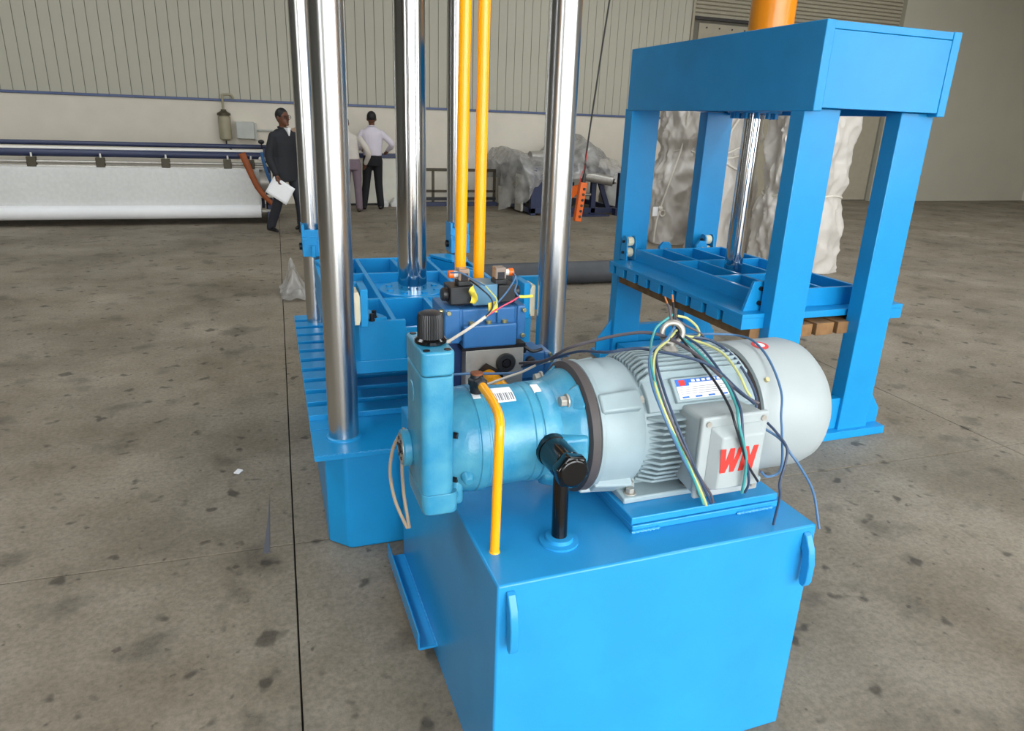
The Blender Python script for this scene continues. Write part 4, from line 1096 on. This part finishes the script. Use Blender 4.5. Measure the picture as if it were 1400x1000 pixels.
build('orange_guard', MB().prism([(5.93, 0.28), (6.20, 0.48), (6.20, 0.62), (5.93, 0.55)], 1, 12.96, 13.0), M_ORTIP, cm, bevel=0.003)
build('cross_shaft', MB().cyl((5.7, 13.05, 0.40), (6.45, 13.05, 0.40), 0.03, 12), M_STEEL, cm)
ro = build('roller', MB().lathe([(0, 0.06), (0, 0.095), (0.55, 0.095), (0.55, 0.04), (0.62, 0.035)], (6.30, 13.02, 0.76), (0.80, -0.5, -0.13), 28), M_STEEL, cm)
build('roller_core', MB().lathe([(0.551, 0.055), (0.58, 0.05)], (6.30, 13.02, 0.76), (0.80, -0.5, -0.13), 20), M_DARKSTEEL, cm)
build('tension_arm', MB().hexa([(6.98, 12.90, 0.12), (7.06, 12.90, 0.12), (7.06, 12.96, 0.12), (6.98, 12.96, 0.12)], [(7.13, 12.90, 0.80), (7.20, 12.90, 0.80), (7.20, 12.96, 0.80), (7.13, 12.96, 0.80)]), M_NAVY, cm, bevel=0.004)
build('arm_eye', MB().torus((7.18, 12.93, 0.84), (0, 1, 0), 0.045, 0.015, 16, 8), M_DARKSTEEL, cm)
build('arm_foot', MB().box(6.94, 7.12, 12.86, 13.0, 0.0, 0.14), M_NAVY, cm, bevel=0.006)
# plastic sheet: a draped strip over the top, front edge hanging at different heights
def lerp_tab(tab, x):
    for (a, va), (b, vb) in zip(tab, tab[1:]):
        if x <= b:
            t = max(0, (x-a)/(b-a))
            t = t*t*(3-2*t)
            return va+(vb-va)*t
    return tab[-1][1]
topz = [(4.72, 0.95), (4.95, 1.22), (5.15, 1.16), (5.5, 1.10), (5.9, 1.12), (6.25, 1.40), (6.45, 1.50), (6.65, 1.38), (6.95, 1.12), (7.4, 1.02), (8.0, 0.98)]
lowz = [(4.72, 0.06), (5.0, 0.25), (5.2, 0.55), (5.45, 0.72), (6.4, 0.74), (6.75, 0.72), (6.95, 0.85), (7.4, 0.80), (8.0, 0.55)]
def sheet(a, b):
    x = 4.72 + a*(7.34-4.72)
    tz, lz = lerp_tab(topz, x), lerp_tab(lowz, x)
    if b < 0.25:
        t = b/0.25
        y, z = 14.95, 0.6+(tz-0.18-0.6)*t
    elif b < 0.62:
        t = (b-0.25)/0.37
        y = 14.95 - 1.75*t
        z = tz - 0.18*(1-math.sin(PI*(0.15+t*0.85)*0.95)) + 0.02
    else:
        t = (b-0.62)/0.38
        y = 13.20 - 0.28*math.sin(t*PI/2)
        z = tz - 0.16 - (tz-0.16-lz)*t
    if x < 5.05:
        y = max(y, 13.0 + (5.05-x)*2.2)
    f = 1.0
    n1 = nz3(x*1.6, y*1.4, z*2.0); n2 = nz3(x*5+3, y*4, z*3+x*4); n3 = nz3(x*12, y*9, z*5+9)
    return (x + 0.04*n2, y + f*(0.10*n1+0.06*n2+0.025*n3)-0.04, max(0.03, z + 0.05*n1+0.035*n2+0.015*n3))
build('plastic_sheet', MB().grid(sheet, 120, 70), M_SHEET, cm, smooth=60, raw=False)
bgx = MB().grid(lambda a, b: (0, 0, 0), 1, 1)
bgx.bm.free()

# lumpy wrapped things
def wrapped(cx, cy, prof, depth, seed, n=120, m=130, amp=0.075):
    mb = MB()
    rs = []
    for j in range(m+1):
        t = j/m
        z = prof[-1][0]*t
        r = lerp_tab(prof, z)
        ring = []
        for k in range(n):
            a = 2*PI*k/n
            ca, sa = math.cos(a), math.sin(a)
            sq = (abs(ca)**3.2+abs(sa)**3.2)**(-1/3.2)
            f1 = 1-2*abs(nz3(ca*1.6+seed+z*0.9, sa*1.6-z*0.7, z*1.3)); f2 = 1-2*abs(nz3(ca*3.4+seed-z*1.6, sa*3.4+z*1.1, z*2.6)); f3 = 1-2*abs(nz3(ca*7+z*3+seed, sa*7-z*2, z*5))
            d = amp*(nz3(ca*2+seed, sa*2, z*1.6)*1.0 + 0.75*f1 + 0.55*f2 + 0.28*f3 - 0.6)
            rr = r*sq + d
            ring.append((cx+rr*ca, cy+rr*depth*sa, z))
        rs.append(ring)
    top = [(cx+(p[0]-cx)*0.5, cy+(p[1]-cy)*0.5, prof[-1][0]+0.05) for p in rs[-1]]
    rs.append(top)
    return mb.rings(rs)
def surf(cx, cy, prof, depth, az, z, o=0.085):
    a = math.radians(az)
    ca, sa = math.cos(a), math.sin(a)
    r = lerp_tab(prof, z)*(abs(ca)**3.2+abs(sa)**3.2)**(-1/3.2) + o
    return (cx+r*ca, cy+r*depth*sa, z)
wrs = [
    (6.50, 9.95, [(0, 0.56), (0.35, 0.58), (0.75, 0.53), (1.05, 0.49), (1.30, 0.33), (1.42, 0.28), (1.60, 0.36), (2.10, 0.37)], 0.9, 1.3, 'silver tarpaulin bundle with a pinched waist tied by slanting rope', [((240, 2.10), (238, 1.75), (232, 1.42), (225, 0.98), (217, 0.55), (214, 0.30), (212, 0.03))], [1.40]),
    (6.32, 8.56, [(0, 0.40), (0.6, 0.38), (1.0, 0.38), (1.35, 0.31), (1.5, 0.34), (2.05, 0.37)], 0.78, 5.1, 'silver tarpaulin bundle with crossed ropes behind the chrome ram', [((262, 2.05), (240, 1.72), (222, 1.42), (216, 1.0), (215, 0.5), (218, 0.03)), ((222, 1.38), (250, 1.48), (275, 1.55)), ((222, 1.36), (250, 1.26), (275, 1.18))], [1.38]),
    (6.74, 7.50, [(0, 0.52), (0.5, 0.55), (0.85, 0.50), (0.98, 0.46), (1.15, 0.50), (1.6, 0.48), (2.1, 0.50)], 0.72, 9.7, 'widest silver tarpaulin bundle belted with rope near the frame press', [((245, 2.1), (238, 1.6), (226, 1.15), (219, 0.95), (216, 0.5), (212, 0.03))], [0.97]),
]
for cx, cy, prof, dep, sd, lab, ropes, belts in wrs:
    w_ = thing('wrapped_machine', (cx, cy, 0), lab, 'wrapped machine', 'machines wrapped in silver tarpaulin')
    build('tarpaulin', wrapped(cx, cy, prof, dep, sd), M_TARP, w_, smooth=50)
    for r_ in ropes:
        build('rope', MB().tube([surf(cx, cy, prof, dep, *q) for q in r_], 0.014, 6, 4), M_ROPE, w_)
    for bz_ in belts:
        build('rope_belt', MB().tube([surf(cx, cy, prof, dep, 360*k/36, bz_+0.02*math.sin(k*0.8+sd), 0.03) for k in range(37)], 0.012, 6, 2), M_ROPE, w_)
    if sd < 2:
        q = Vector(surf(cx, cy, prof, dep, 217, 0.55, 0.07))
        build('tag_card', MB().box(q.x-0.15, q.x-0.06, q.y-0.03, q.y-0.02, 0.44, 0.58), M_PAPER, w_)
        build('rope_knot', MB().ball(q, 0.04, seg=10).torus(q+Vector((0.03, -0.02, -0.07)), (0, 1, 0), 0.045, 0.012, 14, 6), M_ROPE, w_)
wb = thing('white_bale_bag', (7.98, 13.3, 0), 'white woven bulk bag standing against the back wall', 'bag')
build('bag_body', wrapped(7.98, 13.4, [(0, 0.36), (0.25, 0.38), (0.7, 0.36), (0.92, 0.24), (1.0, 0.14)], 0.9, 3.3, 48, 40, 0.06), M_BAG, wb, smooth=50)
build('red_tie', MB().torus((7.90, 13.30, 1.0), (0, 0, 1), 0.07, 0.02, 16, 6), M_ORTIP, wb)
wb = thing('white_bale_bag', (7.66, 14.4, 0), 'low white woven sack slumped behind the navy tension arm', 'bag')
build('bag_body', wrapped(7.66, 14.40, [(0, 0.26), (0.2, 0.27), (0.5, 0.22), (0.72, 0.12)], 0.9, 6.3, 40, 30, 0.04), M_BAG, wb, smooth=50)

# olive rack by the wall
rk = thing('steel_rack', (3.85, 14.8, 0), 'low olive tube rack along the white wall', 'rack')
for z, h in ((0.70, 0.06), (0.27, 0.05)):
    build('rail', MB().box(3.10, 5.00, 14.72, 14.77, z, z+h), M_OLIVE, rk, bevel=0.004)
for x in (3.12, 3.60, 4.08, 4.56, 4.95):
    build('upright', MB().box(x, x+0.05, 14.72, 14.77, 0.0, 0.72), M_OLIVE, rk, bevel=0.004)
build('lower_bar', MB().box(3.10, 5.0, 14.70, 14.78, 0.11, 0.17), M_BLACK, rk)
build('blue_skid', MB().box(3.10, 5.0, 14.60, 14.74, 0.0, 0.08), M_NAVY, rk)
cb = thing('white_cabinet', (2.3, 14.95, 0), 'low white machine cabinet with navy top edge before the wall', 'cabinet')
build('body', MB().box(1.55, 3.02, 14.82, 15.14, 0.04, 0.94), M_CREAMP, cb, bevel=0.006)
build('top_edge', MB().box(1.53, 3.04, 14.80, 15.15, 0.94, 1.02), M_NAVY, cb, bevel=0.004)
build('plinth', MB().box(1.56, 3.01, 14.84, 15.13, 0.0, 0.05), M_BLACK, cb)
for i, (x, y, lab) in enumerate(((2.56, 14.62, 'small white rag bundle at the foot of the white cabinet'), (2.80, 14.66, 'grey-white rag bundle by the end of the white cabinet'))):
    tag(build('rag_bundle', wrapped(x, y, [(0, 0.09), (0.06, 0.10), (0.12, 0.04)], 0.8, i*3.1+2, 24, 10, 0.02), M_BAG, smooth=50), lab, 'rag')
# wall cabinet and hanging tank
wc = thing('wall_cabinet', (0.05, 15.1, 1.23), 'pale grey electrical box mounted on the white wall', 'cabinet')
build('box', MB().box(-0.13, 0.19, 15.0, 15.184, 1.24, 1.55), mat('pale_grey_metal', (186, 188, 180), 0.5), wc, bevel=0.008)
build('side_duct', MB().box(0.19, 0.235, 15.06, 15.184, 1.22, 1.53), MATS['pale_grey_metal'], wc, bevel=0.006)
build('conduit', MB().tube([(0.235, 15.15, 1.40), (0.5, 15.15, 1.40), (0.53, 15.15, 1.36), (0.53, 15.15, 1.05)], 0.018, 8, 4), MATS['pale_grey_metal'], wc)
ht = thing('air_tank', (-0.33, 15.05, 1.20), 'beige hanging air tank with bent pipe on the white wall', 'tank')
build('vessel', MB().lathe([(0, 0.06), (0.03, 0.11), (0.42, 0.11), (0.45, 0.09)], (-0.33, 15.06, 1.20), (0, 0, 1), 24), mat('beige_tank', (158, 150, 124), 0.5), ht)
build('lid', MB().lathe([(0.45, 0.12), (0.49, 0.12), (0.53, 0.05), (0.56, 0.045)], (-0.33, 15.06, 1.20), (0, 0, 1), 24), M_OLIVE, ht)
build('bent_pipe', MB().tube([(-0.33, 15.06, 1.74), (-0.33, 15.06, 1.98), (-0.30, 15.06, 2.02), (-0.18, 15.08, 2.02), (-0.14, 15.10, 1.95)], 0.022, 8, 5), MATS['beige_tank'], ht)
build('tail_pipe', MB().tube([(-0.33, 15.06, 1.20), (-0.32, 15.06, 1.10), (-0.24, 15.06, 1.02), (-0.22, 15.06, 0.9)], 0.014, 8, 5), M_DARKSTEEL, ht)

# weaving machine at the left
lm = thing('weaving_machine', (-1.4, 12.7, 0), 'weaving machine with blue rails, white cloth and cloth roll', 'machine')
LX0, LX1 = -4.2, 0.36
for z, r, m_, y in ((1.195, 0.035, M_NAVY, 12.75), (1.06, 0.055, M_NAVY, 12.62), (1.12, 0.03, M_WHITE, 12.66), (0.93, 0.025, M_STEEL, 12.60), (0.86, 0.03, M_STEEL, 12.58), (0.70, 0.025, M_CREAMP, 12.75), (0.43, 0.028, M_CREAMP, 12.50)):
    build('cross_rail', MB().cyl((LX0, y, z), (LX1, y, z), r, 16), m_, lm)
for i, x in enumerate((-3.9, -3.0, -2.1, -1.2, -0.30, 0.05)):
    build('feeder_block', MB().box(x-0.05, x+0.07, 12.54, 12.64, 0.86, 1.00), M_OLIVE, lm, bevel=0.006)
    build('yarn_guide', MB().cyl((x+0.02, 12.57, 0.98), (x+0.02, 12.57, 1.06), 0.014, 8), M_WHITE, lm)
for x in (LX0, LX1-0.09):
    build('side_frame', MB().prism([(12.40, 0.0), (13.60, 0.0), (13.60, 0.30), (13.0, 0.45), (12.90, 1.18), (12.55, 1.18), (12.55, 0.40), (12.40, 0.30)], 0, x, x+0.09), M_NAVY, lm, bevel=0.006)
build('machine_body', MB().box(LX0+0.12, LX1-0.12, 13.0, 13.5, 0.18, 0.82), M_NAVY, lm, bevel=0.01)
def clothf(a, b):
    x = -3.8 + a*(3.98)
    z = 0.86 - b*0.68
    y = 12.55 - 0.03*math.sin(b*PI) - (0.10*b)
    return (x, y + 0.012*nz3(x*3, z*3, 1), z)
build('cloth', MB().grid(clothf, 60, 16), M_FABRIC, lm, thick=0.004, smooth=50)
build('cloth_roll', MB().cyl((-3.9, 12.40, 0.20), (0.16, 12.40, 0.20), 0.105, 32), M_PAPER, lm)
build('roll_core', MB().lathe([(0, 0.035), (0.18, 0.03), (0.26, 0.012)], (0.16, 12.40, 0.20), (1, 0, 0), 16), M_STEEL, lm)
for x in (-4.0, 0.28):
    build('roll_cradle', MB().box(x-0.02, x+0.02, 12.34, 12.60, 0.0, 0.20), M_NAVY, lm)
build('tensioner', MB().tube([(0.24, 12.5, 1.12), (0.26, 12.46, 0.98), (0.30, 12.44, 0.80), (0.36, 12.44, 0.62)], 0.025, 8, 5), M_VALVE, lm)
build('grey_casting', MB().cyl((0.18, 12.62, 0.65), (0.34, 12.62, 0.65), 0.17, 24), M_STEEL, lm)
build('hand_knob', MB().ball((0.25, 12.60, 1.28), 0.05, 0.05, 0.035, seg=12).cyl((0.25, 12.60, 1.18), (0.25, 12.60, 1.27), 0.012, 8), M_BLACK, lm)
for x, z in ((0.30, 1.02), (0.22, 1.02), (0.32, 0.93)):
    build('chrome_knob', MB().ball((x, 12.52, z), 0.035, seg=10), M_WHITE, lm)
# brown belt hanging from the rail down to the floor side
def beltf(a, b):
    pts = [(-0.06, 12.42, 1.11), (0.00, 12.38, 0.95), (0.06, 12.36, 0.78), (0.13, 12.32, 0.60), (0.22, 12.28, 0.46), (0.32, 12.24, 0.36), (0.44, 12.2, 0.27)]
    t = a*(len(pts)-1)
    i = min(int(t), len(pts)-2)
    p = Vector(pts[i]).lerp(Vector(pts[i+1]), t-i)
    d = (Vector(pts[i+1])-Vector(pts[i])).normalized()
    s = Vector((d.z, 0, -d.x))*(-1)
    return p + s*(b-0.5)*(0.11-0.04*a)
tag(build('brown_belt', MB().grid(beltf, 24, 2), M_BELT, thick=0.008, smooth=60), 'brown leather belt hanging off the weaving machine rail', 'belt')

# crumpled plastic by the press, paper chip on the floor, strip of tape
def scrapf(a, b):
    x = 0.22+0.30*a; y = 6.98+0.55*b
    h = 0.03+0.34*math.exp(-((a-0.45)**2)/0.06)*max(0, b*1.1-0.1)*(1-0.3*a)
    return (x+0.03*nz3(x*9, y*9, 3), y+0.03*nz3(x*9, y*9, 7), max(0.004, h+0.05*nz3(x*10, y*10, 1)))
tag(build('plastic_scrap', MB().grid(scrapf, 24, 28), M_SHEET, smooth=60), 'crumpled translucent plastic film on the floor beside the press', 'plastic film')
tag(build('paper_chip', MB().prism([(-0.190, 3.47), (-0.165, 3.455), (-0.145, 3.49), (-0.170, 3.51)], 2, 0.001, 0.006), M_PAPER), 'tiny white paper chip on the concrete floor', 'paper')
tag(build('tape_strip', MB().prism([(-0.068, 2.70), (-0.040, 2.70), (-0.030, 3.02), (-0.026, 3.20), (-0.038, 3.00)], 2, 0.0005, 0.002), mat('grey_tape', (92, 92, 100), 0.6)), 'narrow grey tape strip stuck beside the floor joint', 'tape')

# ================================================================== PEOPLE
def ell(cx, cy, z, rx, ry, n=20, p=2.3):
    out = []
    for k in range(n):
        a = 2*PI*k/n
        c, s = math.cos(a), math.sin(a)
        q = (abs(c)**p+abs(s)**p)**(-1/p)
        out.append(Vector((cx+rx*q*c, cy+ry*q*s, z)))
    return out
def limb(mb, pts, rad):
    mb.tube(pts, rad, 12, 5)
    mb.ball(pts[0], rad[0], seg=10)
    mb.ball(pts[-1], rad[-1], seg=10)
def hand(mb, w, d, side, s):
    # palm, four bent fingers and a thumb, hanging along d
    w = Vector(w); d = Vector(d).normalized()
    u = Vector((side, 0, 0)); u = (u - d*u.dot(d)).normalized()
    v = d.cross(u)
    pc = w + d*0.045*s
    mb.tube([w, w+d*0.045*s, w+d*0.085*s], [0.026*s, 0.034*s, 0.030*s], 10, 3)
    for i, L in enumerate((0.070, 0.080, 0.076, 0.060)):
        b = w + d*0.080*s + v*(i-1.5)*0.019*s
        mb.tube([b, b+d*L*0.5*s+u*0.004, b+d*L*0.8*s-u*0.018*s, b+d*L*0.85*s-u*0.034*s], [0.0095*s, 0.009*s, 0.008*s, 0.007*s], 8, 3)
    b = w + d*0.030*s - v*0.026*s
    mb.tube([b, b-v*0.022*s+d*0.025*s, b-v*0.026*s+d*0.055*s-u*0.01], [0.012*s, 0.011*s, 0.008*s], 8, 3)
def person(loc, rotz, H, label, c_top, c_leg, legs, arms, head_rot=0.0, lean=(0, 0), jacket=False, hair='short', shoes=(22, 20, 20), shirt=None, glasses=False, skin=None):
    s = H/1.75
    V = lambda p: Vector(p)*s
    lx, ly = lean
    def off(z):
        t = max(0, (z-0.95)/0.6)
        return lx*t, ly*t
    skm = skin or M_SKIN
    body = MB()
    tors = [(0.86, 0.15, 0.11), (0.95, 0.165, 0.115), (1.08, 0.145, 0.105), (1.25, 0.165, 0.115), (1.38, 0.18, 0.11), (1.45, 0.13, 0.09), (1.49, 0.065, 0.065)]
    body.rings([[p*s for p in ell(off(z)[0], off(z)[1], z, rx, ry)] for z, rx, ry in tors])
    ox, oy = off(1.55)
    body.tube([V((ox*0.9, oy*0.9+0.005, 1.44)), V((ox, oy, 1.52)), V((ox, oy-0.005, 1.58))], [0.060*s, 0.052*s, 0.055*s], 12, 3)
    hc = Vector((ox*1.05, oy*1.05-0.012, 1.645))
    Rz = Matrix.Rotation(head_rot, 3, 'Z')
    KH = 1.10
    def hp(x, y, z):
        return (hc + Rz @ Vector((x, y, z))*KH)*s
    body.ball(hp(0, 0.010, 0.012), 0.072*s*KH, 0.090*s*KH, 0.100*s*KH, 20, head_rot)
    body.ball(hp(0, -0.020, -0.045), 0.055*s*KH, 0.066*s*KH, 0.066*s*KH, 16, head_rot)
    body.tube([hp(0, -0.086, 0.015), hp(0, -0.104, -0.018), hp(0, -0.088, -0.026)], [0.010*s*KH, 0.015*s*KH, 0.012*s*KH], 8, 2)
    body.ball(hp(0, -0.080, -0.055), 0.024*s*KH, 0.010*s*KH, 0.009*s*KH, 10, head_rot)
    body.ball(hp(0, -0.078, -0.085), 0.026*s*KH, 0.018*s*KH, 0.018*s*KH, 10, head_rot)
    body.ball(hp(0, -0.074, 0.030), 0.048*s*KH, 0.016*s*KH, 0.010*s*KH, 10, head_rot)
    for e in (-1, 1):
        body.ball(hp(e*0.074, 0.012, -0.008), 0.010*s*KH, 0.020*s*KH, 0.032*s*KH, 10, head_rot)
    for side, ar in arms.items():
        limb(body, [V(ar[0])+Vector((-0.045 if ar[0][0] > 0 else 0.045, 0, -0.02))*s] + [V(p) for p in ar[1:3]], [0.042*s, 0.036*s, 0.027*s])
        hand(body, V(ar[2]), V(ar[2])-V(ar[1]) if len(ar) < 4 else V(ar[3]), 1 if side == 'l' else -1, s)
    for lg in legs.values():
        limb(body, [V(p) for p in lg[:3]], [0.082*s, 0.055*s, 0.040*s])
    p = build('person', body, skm, raw=True, remesh=0.008)
    p.location = loc
    p.rotation_euler = (0, 0, rotz)
    tag(p, label, 'person')
    def part(name, mb, m_, remesh=0.012, **kw):
        o = build(name, mb, m_, raw=True, remesh=remesh, **kw)
        o.parent = p
        o.location = (0, 0, 0)
        return o
    # eyes
    for e in (-1, 1):
        part('eye', MB().ball(hp(e*0.030, -0.080, 0.008), 0.012*s, 0.006*s, 0.006*s, 10, head_rot), mat('eye_dark', (28, 22, 20), 0.3), 0)
    # hair cap
    h = MB()
    h.ball(hp(0, 0.020, 0.030), 0.079*s*KH, 0.090*s*KH, 0.092*s*KH, 20, head_rot)
    bmesh.ops.bisect_plane(h.bm, geom=h.bm.verts[:]+h.bm.edges[:]+h.bm.faces[:], plane_co=hp(0, -0.058, 0.045), plane_no=(Rz @ Vector((0, -0.78, -0.62))), clear_outer=True)
    bmesh.ops.bisect_plane(h.bm, geom=h.bm.verts[:]+h.bm.edges[:]+h.bm.faces[:], plane_co=hp(0, 0.02, -0.030), plane_no=(0, 0, -1), clear_outer=True)
    bmesh.ops.holes_fill(h.bm, edges=h.bm.edges[:])
    part('hair', h, M_HAIR, 0.0)
    if glasses:
        g = MB()
        for e in (-1, 1):
            g.torus(hp(e*0.032, -0.094, 0.006), Rz @ Vector((0, 1, 0)), 0.024*s, 0.0028*s, 18, 6)
            g.tube([hp(e*0.056, -0.092, 0.010), hp(e*0.076, -0.03, 0.008), hp(e*0.078, 0.02, 0.004)], 0.0026*s, 6, 2)
        g.tube([hp(-0.008, -0.096, 0.010), hp(0, -0.100, 0.012), hp(0.008, -0.096, 0.010)], 0.0026*s, 6, 2)
        part('glasses', g, M_BLACK, 0.0)
    # trousers
    t = MB()
    t.rings([[q*s for q in ell(off(z)[0], off(z)[1], z, rx, ry)] for z, rx, ry in ((0.80, 0.165, 0.125), (0.92, 0.178, 0.128), (1.03, 0.158, 0.120))])
    for lg in legs.values():
        hip, kn, an = (Vector(v) for v in lg[:3])
        foot = Vector(lg[3])
        limb(t, [hip*s, kn*s, (an+Vector((0, 0, -0.02)))*s], [0.098*s, 0.076*s, 0.066*s])
    part('trousers', t, c_leg)
    for lg in legs.values():
        an = Vector(lg[2]); d = Vector(lg[3])
        d.z = 0
        d.normalize()
        sh = MB()
        c0 = Vector((an.x, an.y, 0)) - d*0.05
        pts = [c0 + d*q for q in (0.0, 0.06, 0.14, 0.21)]
        rz = [0.040, 0.042, 0.034, 0.024]
        zf = max(0.0, an.z-0.09)
        sh.tube([(q+Vector((0, 0, zf+r)))*s for q, r in zip(pts, rz)], [r*s for r in rz], 12, 4)
        sh.ball((pts[0]+Vector((0, 0, zf+0.038)))*s, 0.038*s, seg=10)
        sh.ball((pts[-1]+Vector((0, 0, zf+0.022)))*s, 0.024*s, seg=10)
        part('shoe', sh, mat('shoe_%d' % shoes[0], shoes, 0.35), 0.008)
    # upper clothing
    u = MB()
    if jacket:
        tz = [(0.76, 0.205, 0.150), (0.95, 0.200, 0.145), (1.10, 0.185, 0.138), (1.28, 0.205, 0.145), (1.40, 0.210, 0.130), (1.465, 0.14, 0.10), (1.495, 0.085, 0.085)]
    else:
        tz = [(0.99, 0.172, 0.128), (1.08, 0.175, 0.130), (1.25, 0.190, 0.135), (1.38, 0.200, 0.122), (1.43, 0.180, 0.105), (1.47, 0.12, 0.088), (1.50, 0.078, 0.078)]
    u.rings([[q*s for q in ell(off(z)[0], off(z)[1], z, rx, ry)] for z, rx, ry in tz])
    for side, ar in arms.items():
        sh_, el_, wr = (Vector(v) for v in ar[:3])
        wr2 = el_ + (wr-el_)*0.92
        k = 1.12 if jacket else 1.0
        limb(u, [(sh_+Vector((-0.03 if sh_.x > 0 else 0.03, 0, -0.01)))*s, el_*s, wr2*s], [0.060*k*s, 0.056*k*s, 0.042*k*s])
    part('jacket' if jacket else 'shirt', u, c_top)
    if shirt:
        v = MB()
        v.prism([(-0.032, 1.51), (0.032, 1.51), (0.004, 1.40), (-0.004, 1.40)], 1, -0.140, -0.06)
        for vv in v.bm.verts:
            o_ = off(vv.co.z)
            vv.co = Vector(((vv.co.x+o_[0])*s, (vv.co.y+o_[1])*s, vv.co.z*s))
        part('shirt_front', v, shirt, 0.0)
    cl = MB()
    cl.tube([V((ox*0.95+0.064*math.cos(a), oy*0.95+0.066*math.sin(a)+0.002, 1.505-0.012*math.sin(a)*-1)) for a in [2*PI*k/16 for k in range(17)]], 0.014*s, 8, 1)
    part('collar', cl, c_top, 0.0)
    return p
T_SUIT = mat('charcoal_suit', (32, 33, 38), 0.8, var=0.1)
T_SUIT2 = mat('charcoal_trousers', (40, 41, 48), 0.8, var=0.1)
T_WSHIRT = mat('white_lilac_shirt', (214, 206, 216), 0.75, var=0.04)
T_CREAM = mat('cream_shirt', (206, 198, 188), 0.75, var=0.05)
T_BEIGE = mat('beige_shirt', (196, 164, 136), 0.75, var=0.05)
T_BLACKT = mat('black_trousers', (18, 18, 22), 0.8, var=0.1)
T_MAUVE = mat('mauve_trousers', (120, 104, 112), 0.8, var=0.06)
T_GREYT = mat('grey_trousers', (70, 70, 74), 0.8, var=0.06)
legs_stand = {'l': ((0.09, 0, 0.90), (0.11, -0.01, 0.49), (0.13, 0.02, 0.09), (0.2, -1, 0)), 'r': ((-0.09, 0, 0.90), (-0.11, -0.01, 0.49), (-0.13, 0.02, 0.09), (-0.2, -1, 0))}
# man in the dark suit, striding, papers in his right hand
suit = person((0.54, 11.34, 0), math.radians(34), 1.78, 'man in dark suit and glasses walking with white papers in hand', T_SUIT, T_SUIT2,
    {'l': ((0.09, -0.02, 0.90), (0.11, -0.13, 0.50), (0.12, -0.17, 0.09), (0.1, -1, 0)), 'r': ((-0.09, 0.02, 0.90), (-0.13, 0.05, 0.50), (-0.17, 0.22, 0.11), (-0.05, -1, 0))},
    {'l': ((0.205, 0, 1.40), (0.25, 0.05, 1.10), (0.22, 0.06, 0.84)), 'r': ((-0.205, 0, 1.40), (-0.25, 0.02, 1.11), (-0.235, -0.10, 0.86), (0, -0.3, -1))},
    head_rot=math.radians(6), jacket=True, shirt=M_PAPER, glasses=True)
# person in beige, mostly hidden behind the chrome columns
person((0.87, 11.75, 0), math.radians(-20), 1.84, 'person in beige shirt standing behind the suited man', T_BEIGE, T_GREYT, legs_stand,
    {'l': ((0.20, 0, 1.40), (0.25, 0.02, 1.10), (0.22, -0.06, 0.84)), 'r': ((-0.20, 0, 1.40), (-0.25, 0.02, 1.10), (-0.22, -0.06, 0.84))}, shirt=T_BEIGE)
# man in white shirt, back to us, forearms raised in front
person((2.30, 14.22, 0), math.radians(174), 1.80, 'man in white shirt and black trousers facing the white cabinet', T_WSHIRT, T_BLACKT, 
    {'l': ((0.09, 0, 0.90), (0.13, -0.01, 0.49), (0.19, 0.03, 0.09), (0.3, -1, 0)), 'r': ((-0.09, 0, 0.90), (-0.10, -0.01, 0.49), (-0.13, 0.02, 0.09), (-0.3, -1, 0))},
    {'l': ((0.205, 0, 1.40), (0.31, 0.0, 1.14), (0.20, -0.24, 1.10)), 'r': ((-0.205, 0, 1.40), (-0.36, 0.0, 1.20), (-0.30, -0.20, 1.08))}, shirt=T_WSHIRT)
# man in cream shirt next to him
person((1.84, 13.85, 0), math.radians(168), 1.70, 'man in cream shirt and mauve trousers beside the white-shirted man', T_CREAM, T_MAUVE, legs_stand,
    {'l': ((0.205, 0, 1.38), (0.30, 0.04, 1.12), (0.24, -0.16, 1.0)), 'r': ((-0.205, 0, 1.38), (-0.33, 0.03, 1.12), (-0.26, -0.12, 0.90))}, lean=(0.10, -0.04), shirt=T_CREAM, shoes=(60, 48, 42))
# papers held by the suited man
pc_ = Vector((0.432, 11.075, 0.665))
def sheetp(a, b, o=0.0):
    u = Vector((0.80, -0.25, -0.52)).normalized(); v = Vector((0.50, 0.1, 0.80)).normalized()
    return pc_ + u*(a-0.5)*0.34 + v*(b-0.5)*0.27 + Vector((0.0, -0.004*o-0.012*math.sin(a*3), 0))
tag(build('paper_sheets', MB().grid(lambda a, b: sheetp(a, b), 8, 6), M_PAPER, thick=0.006, smooth=60), 'white paper sheets held low by the suited man', 'paper')
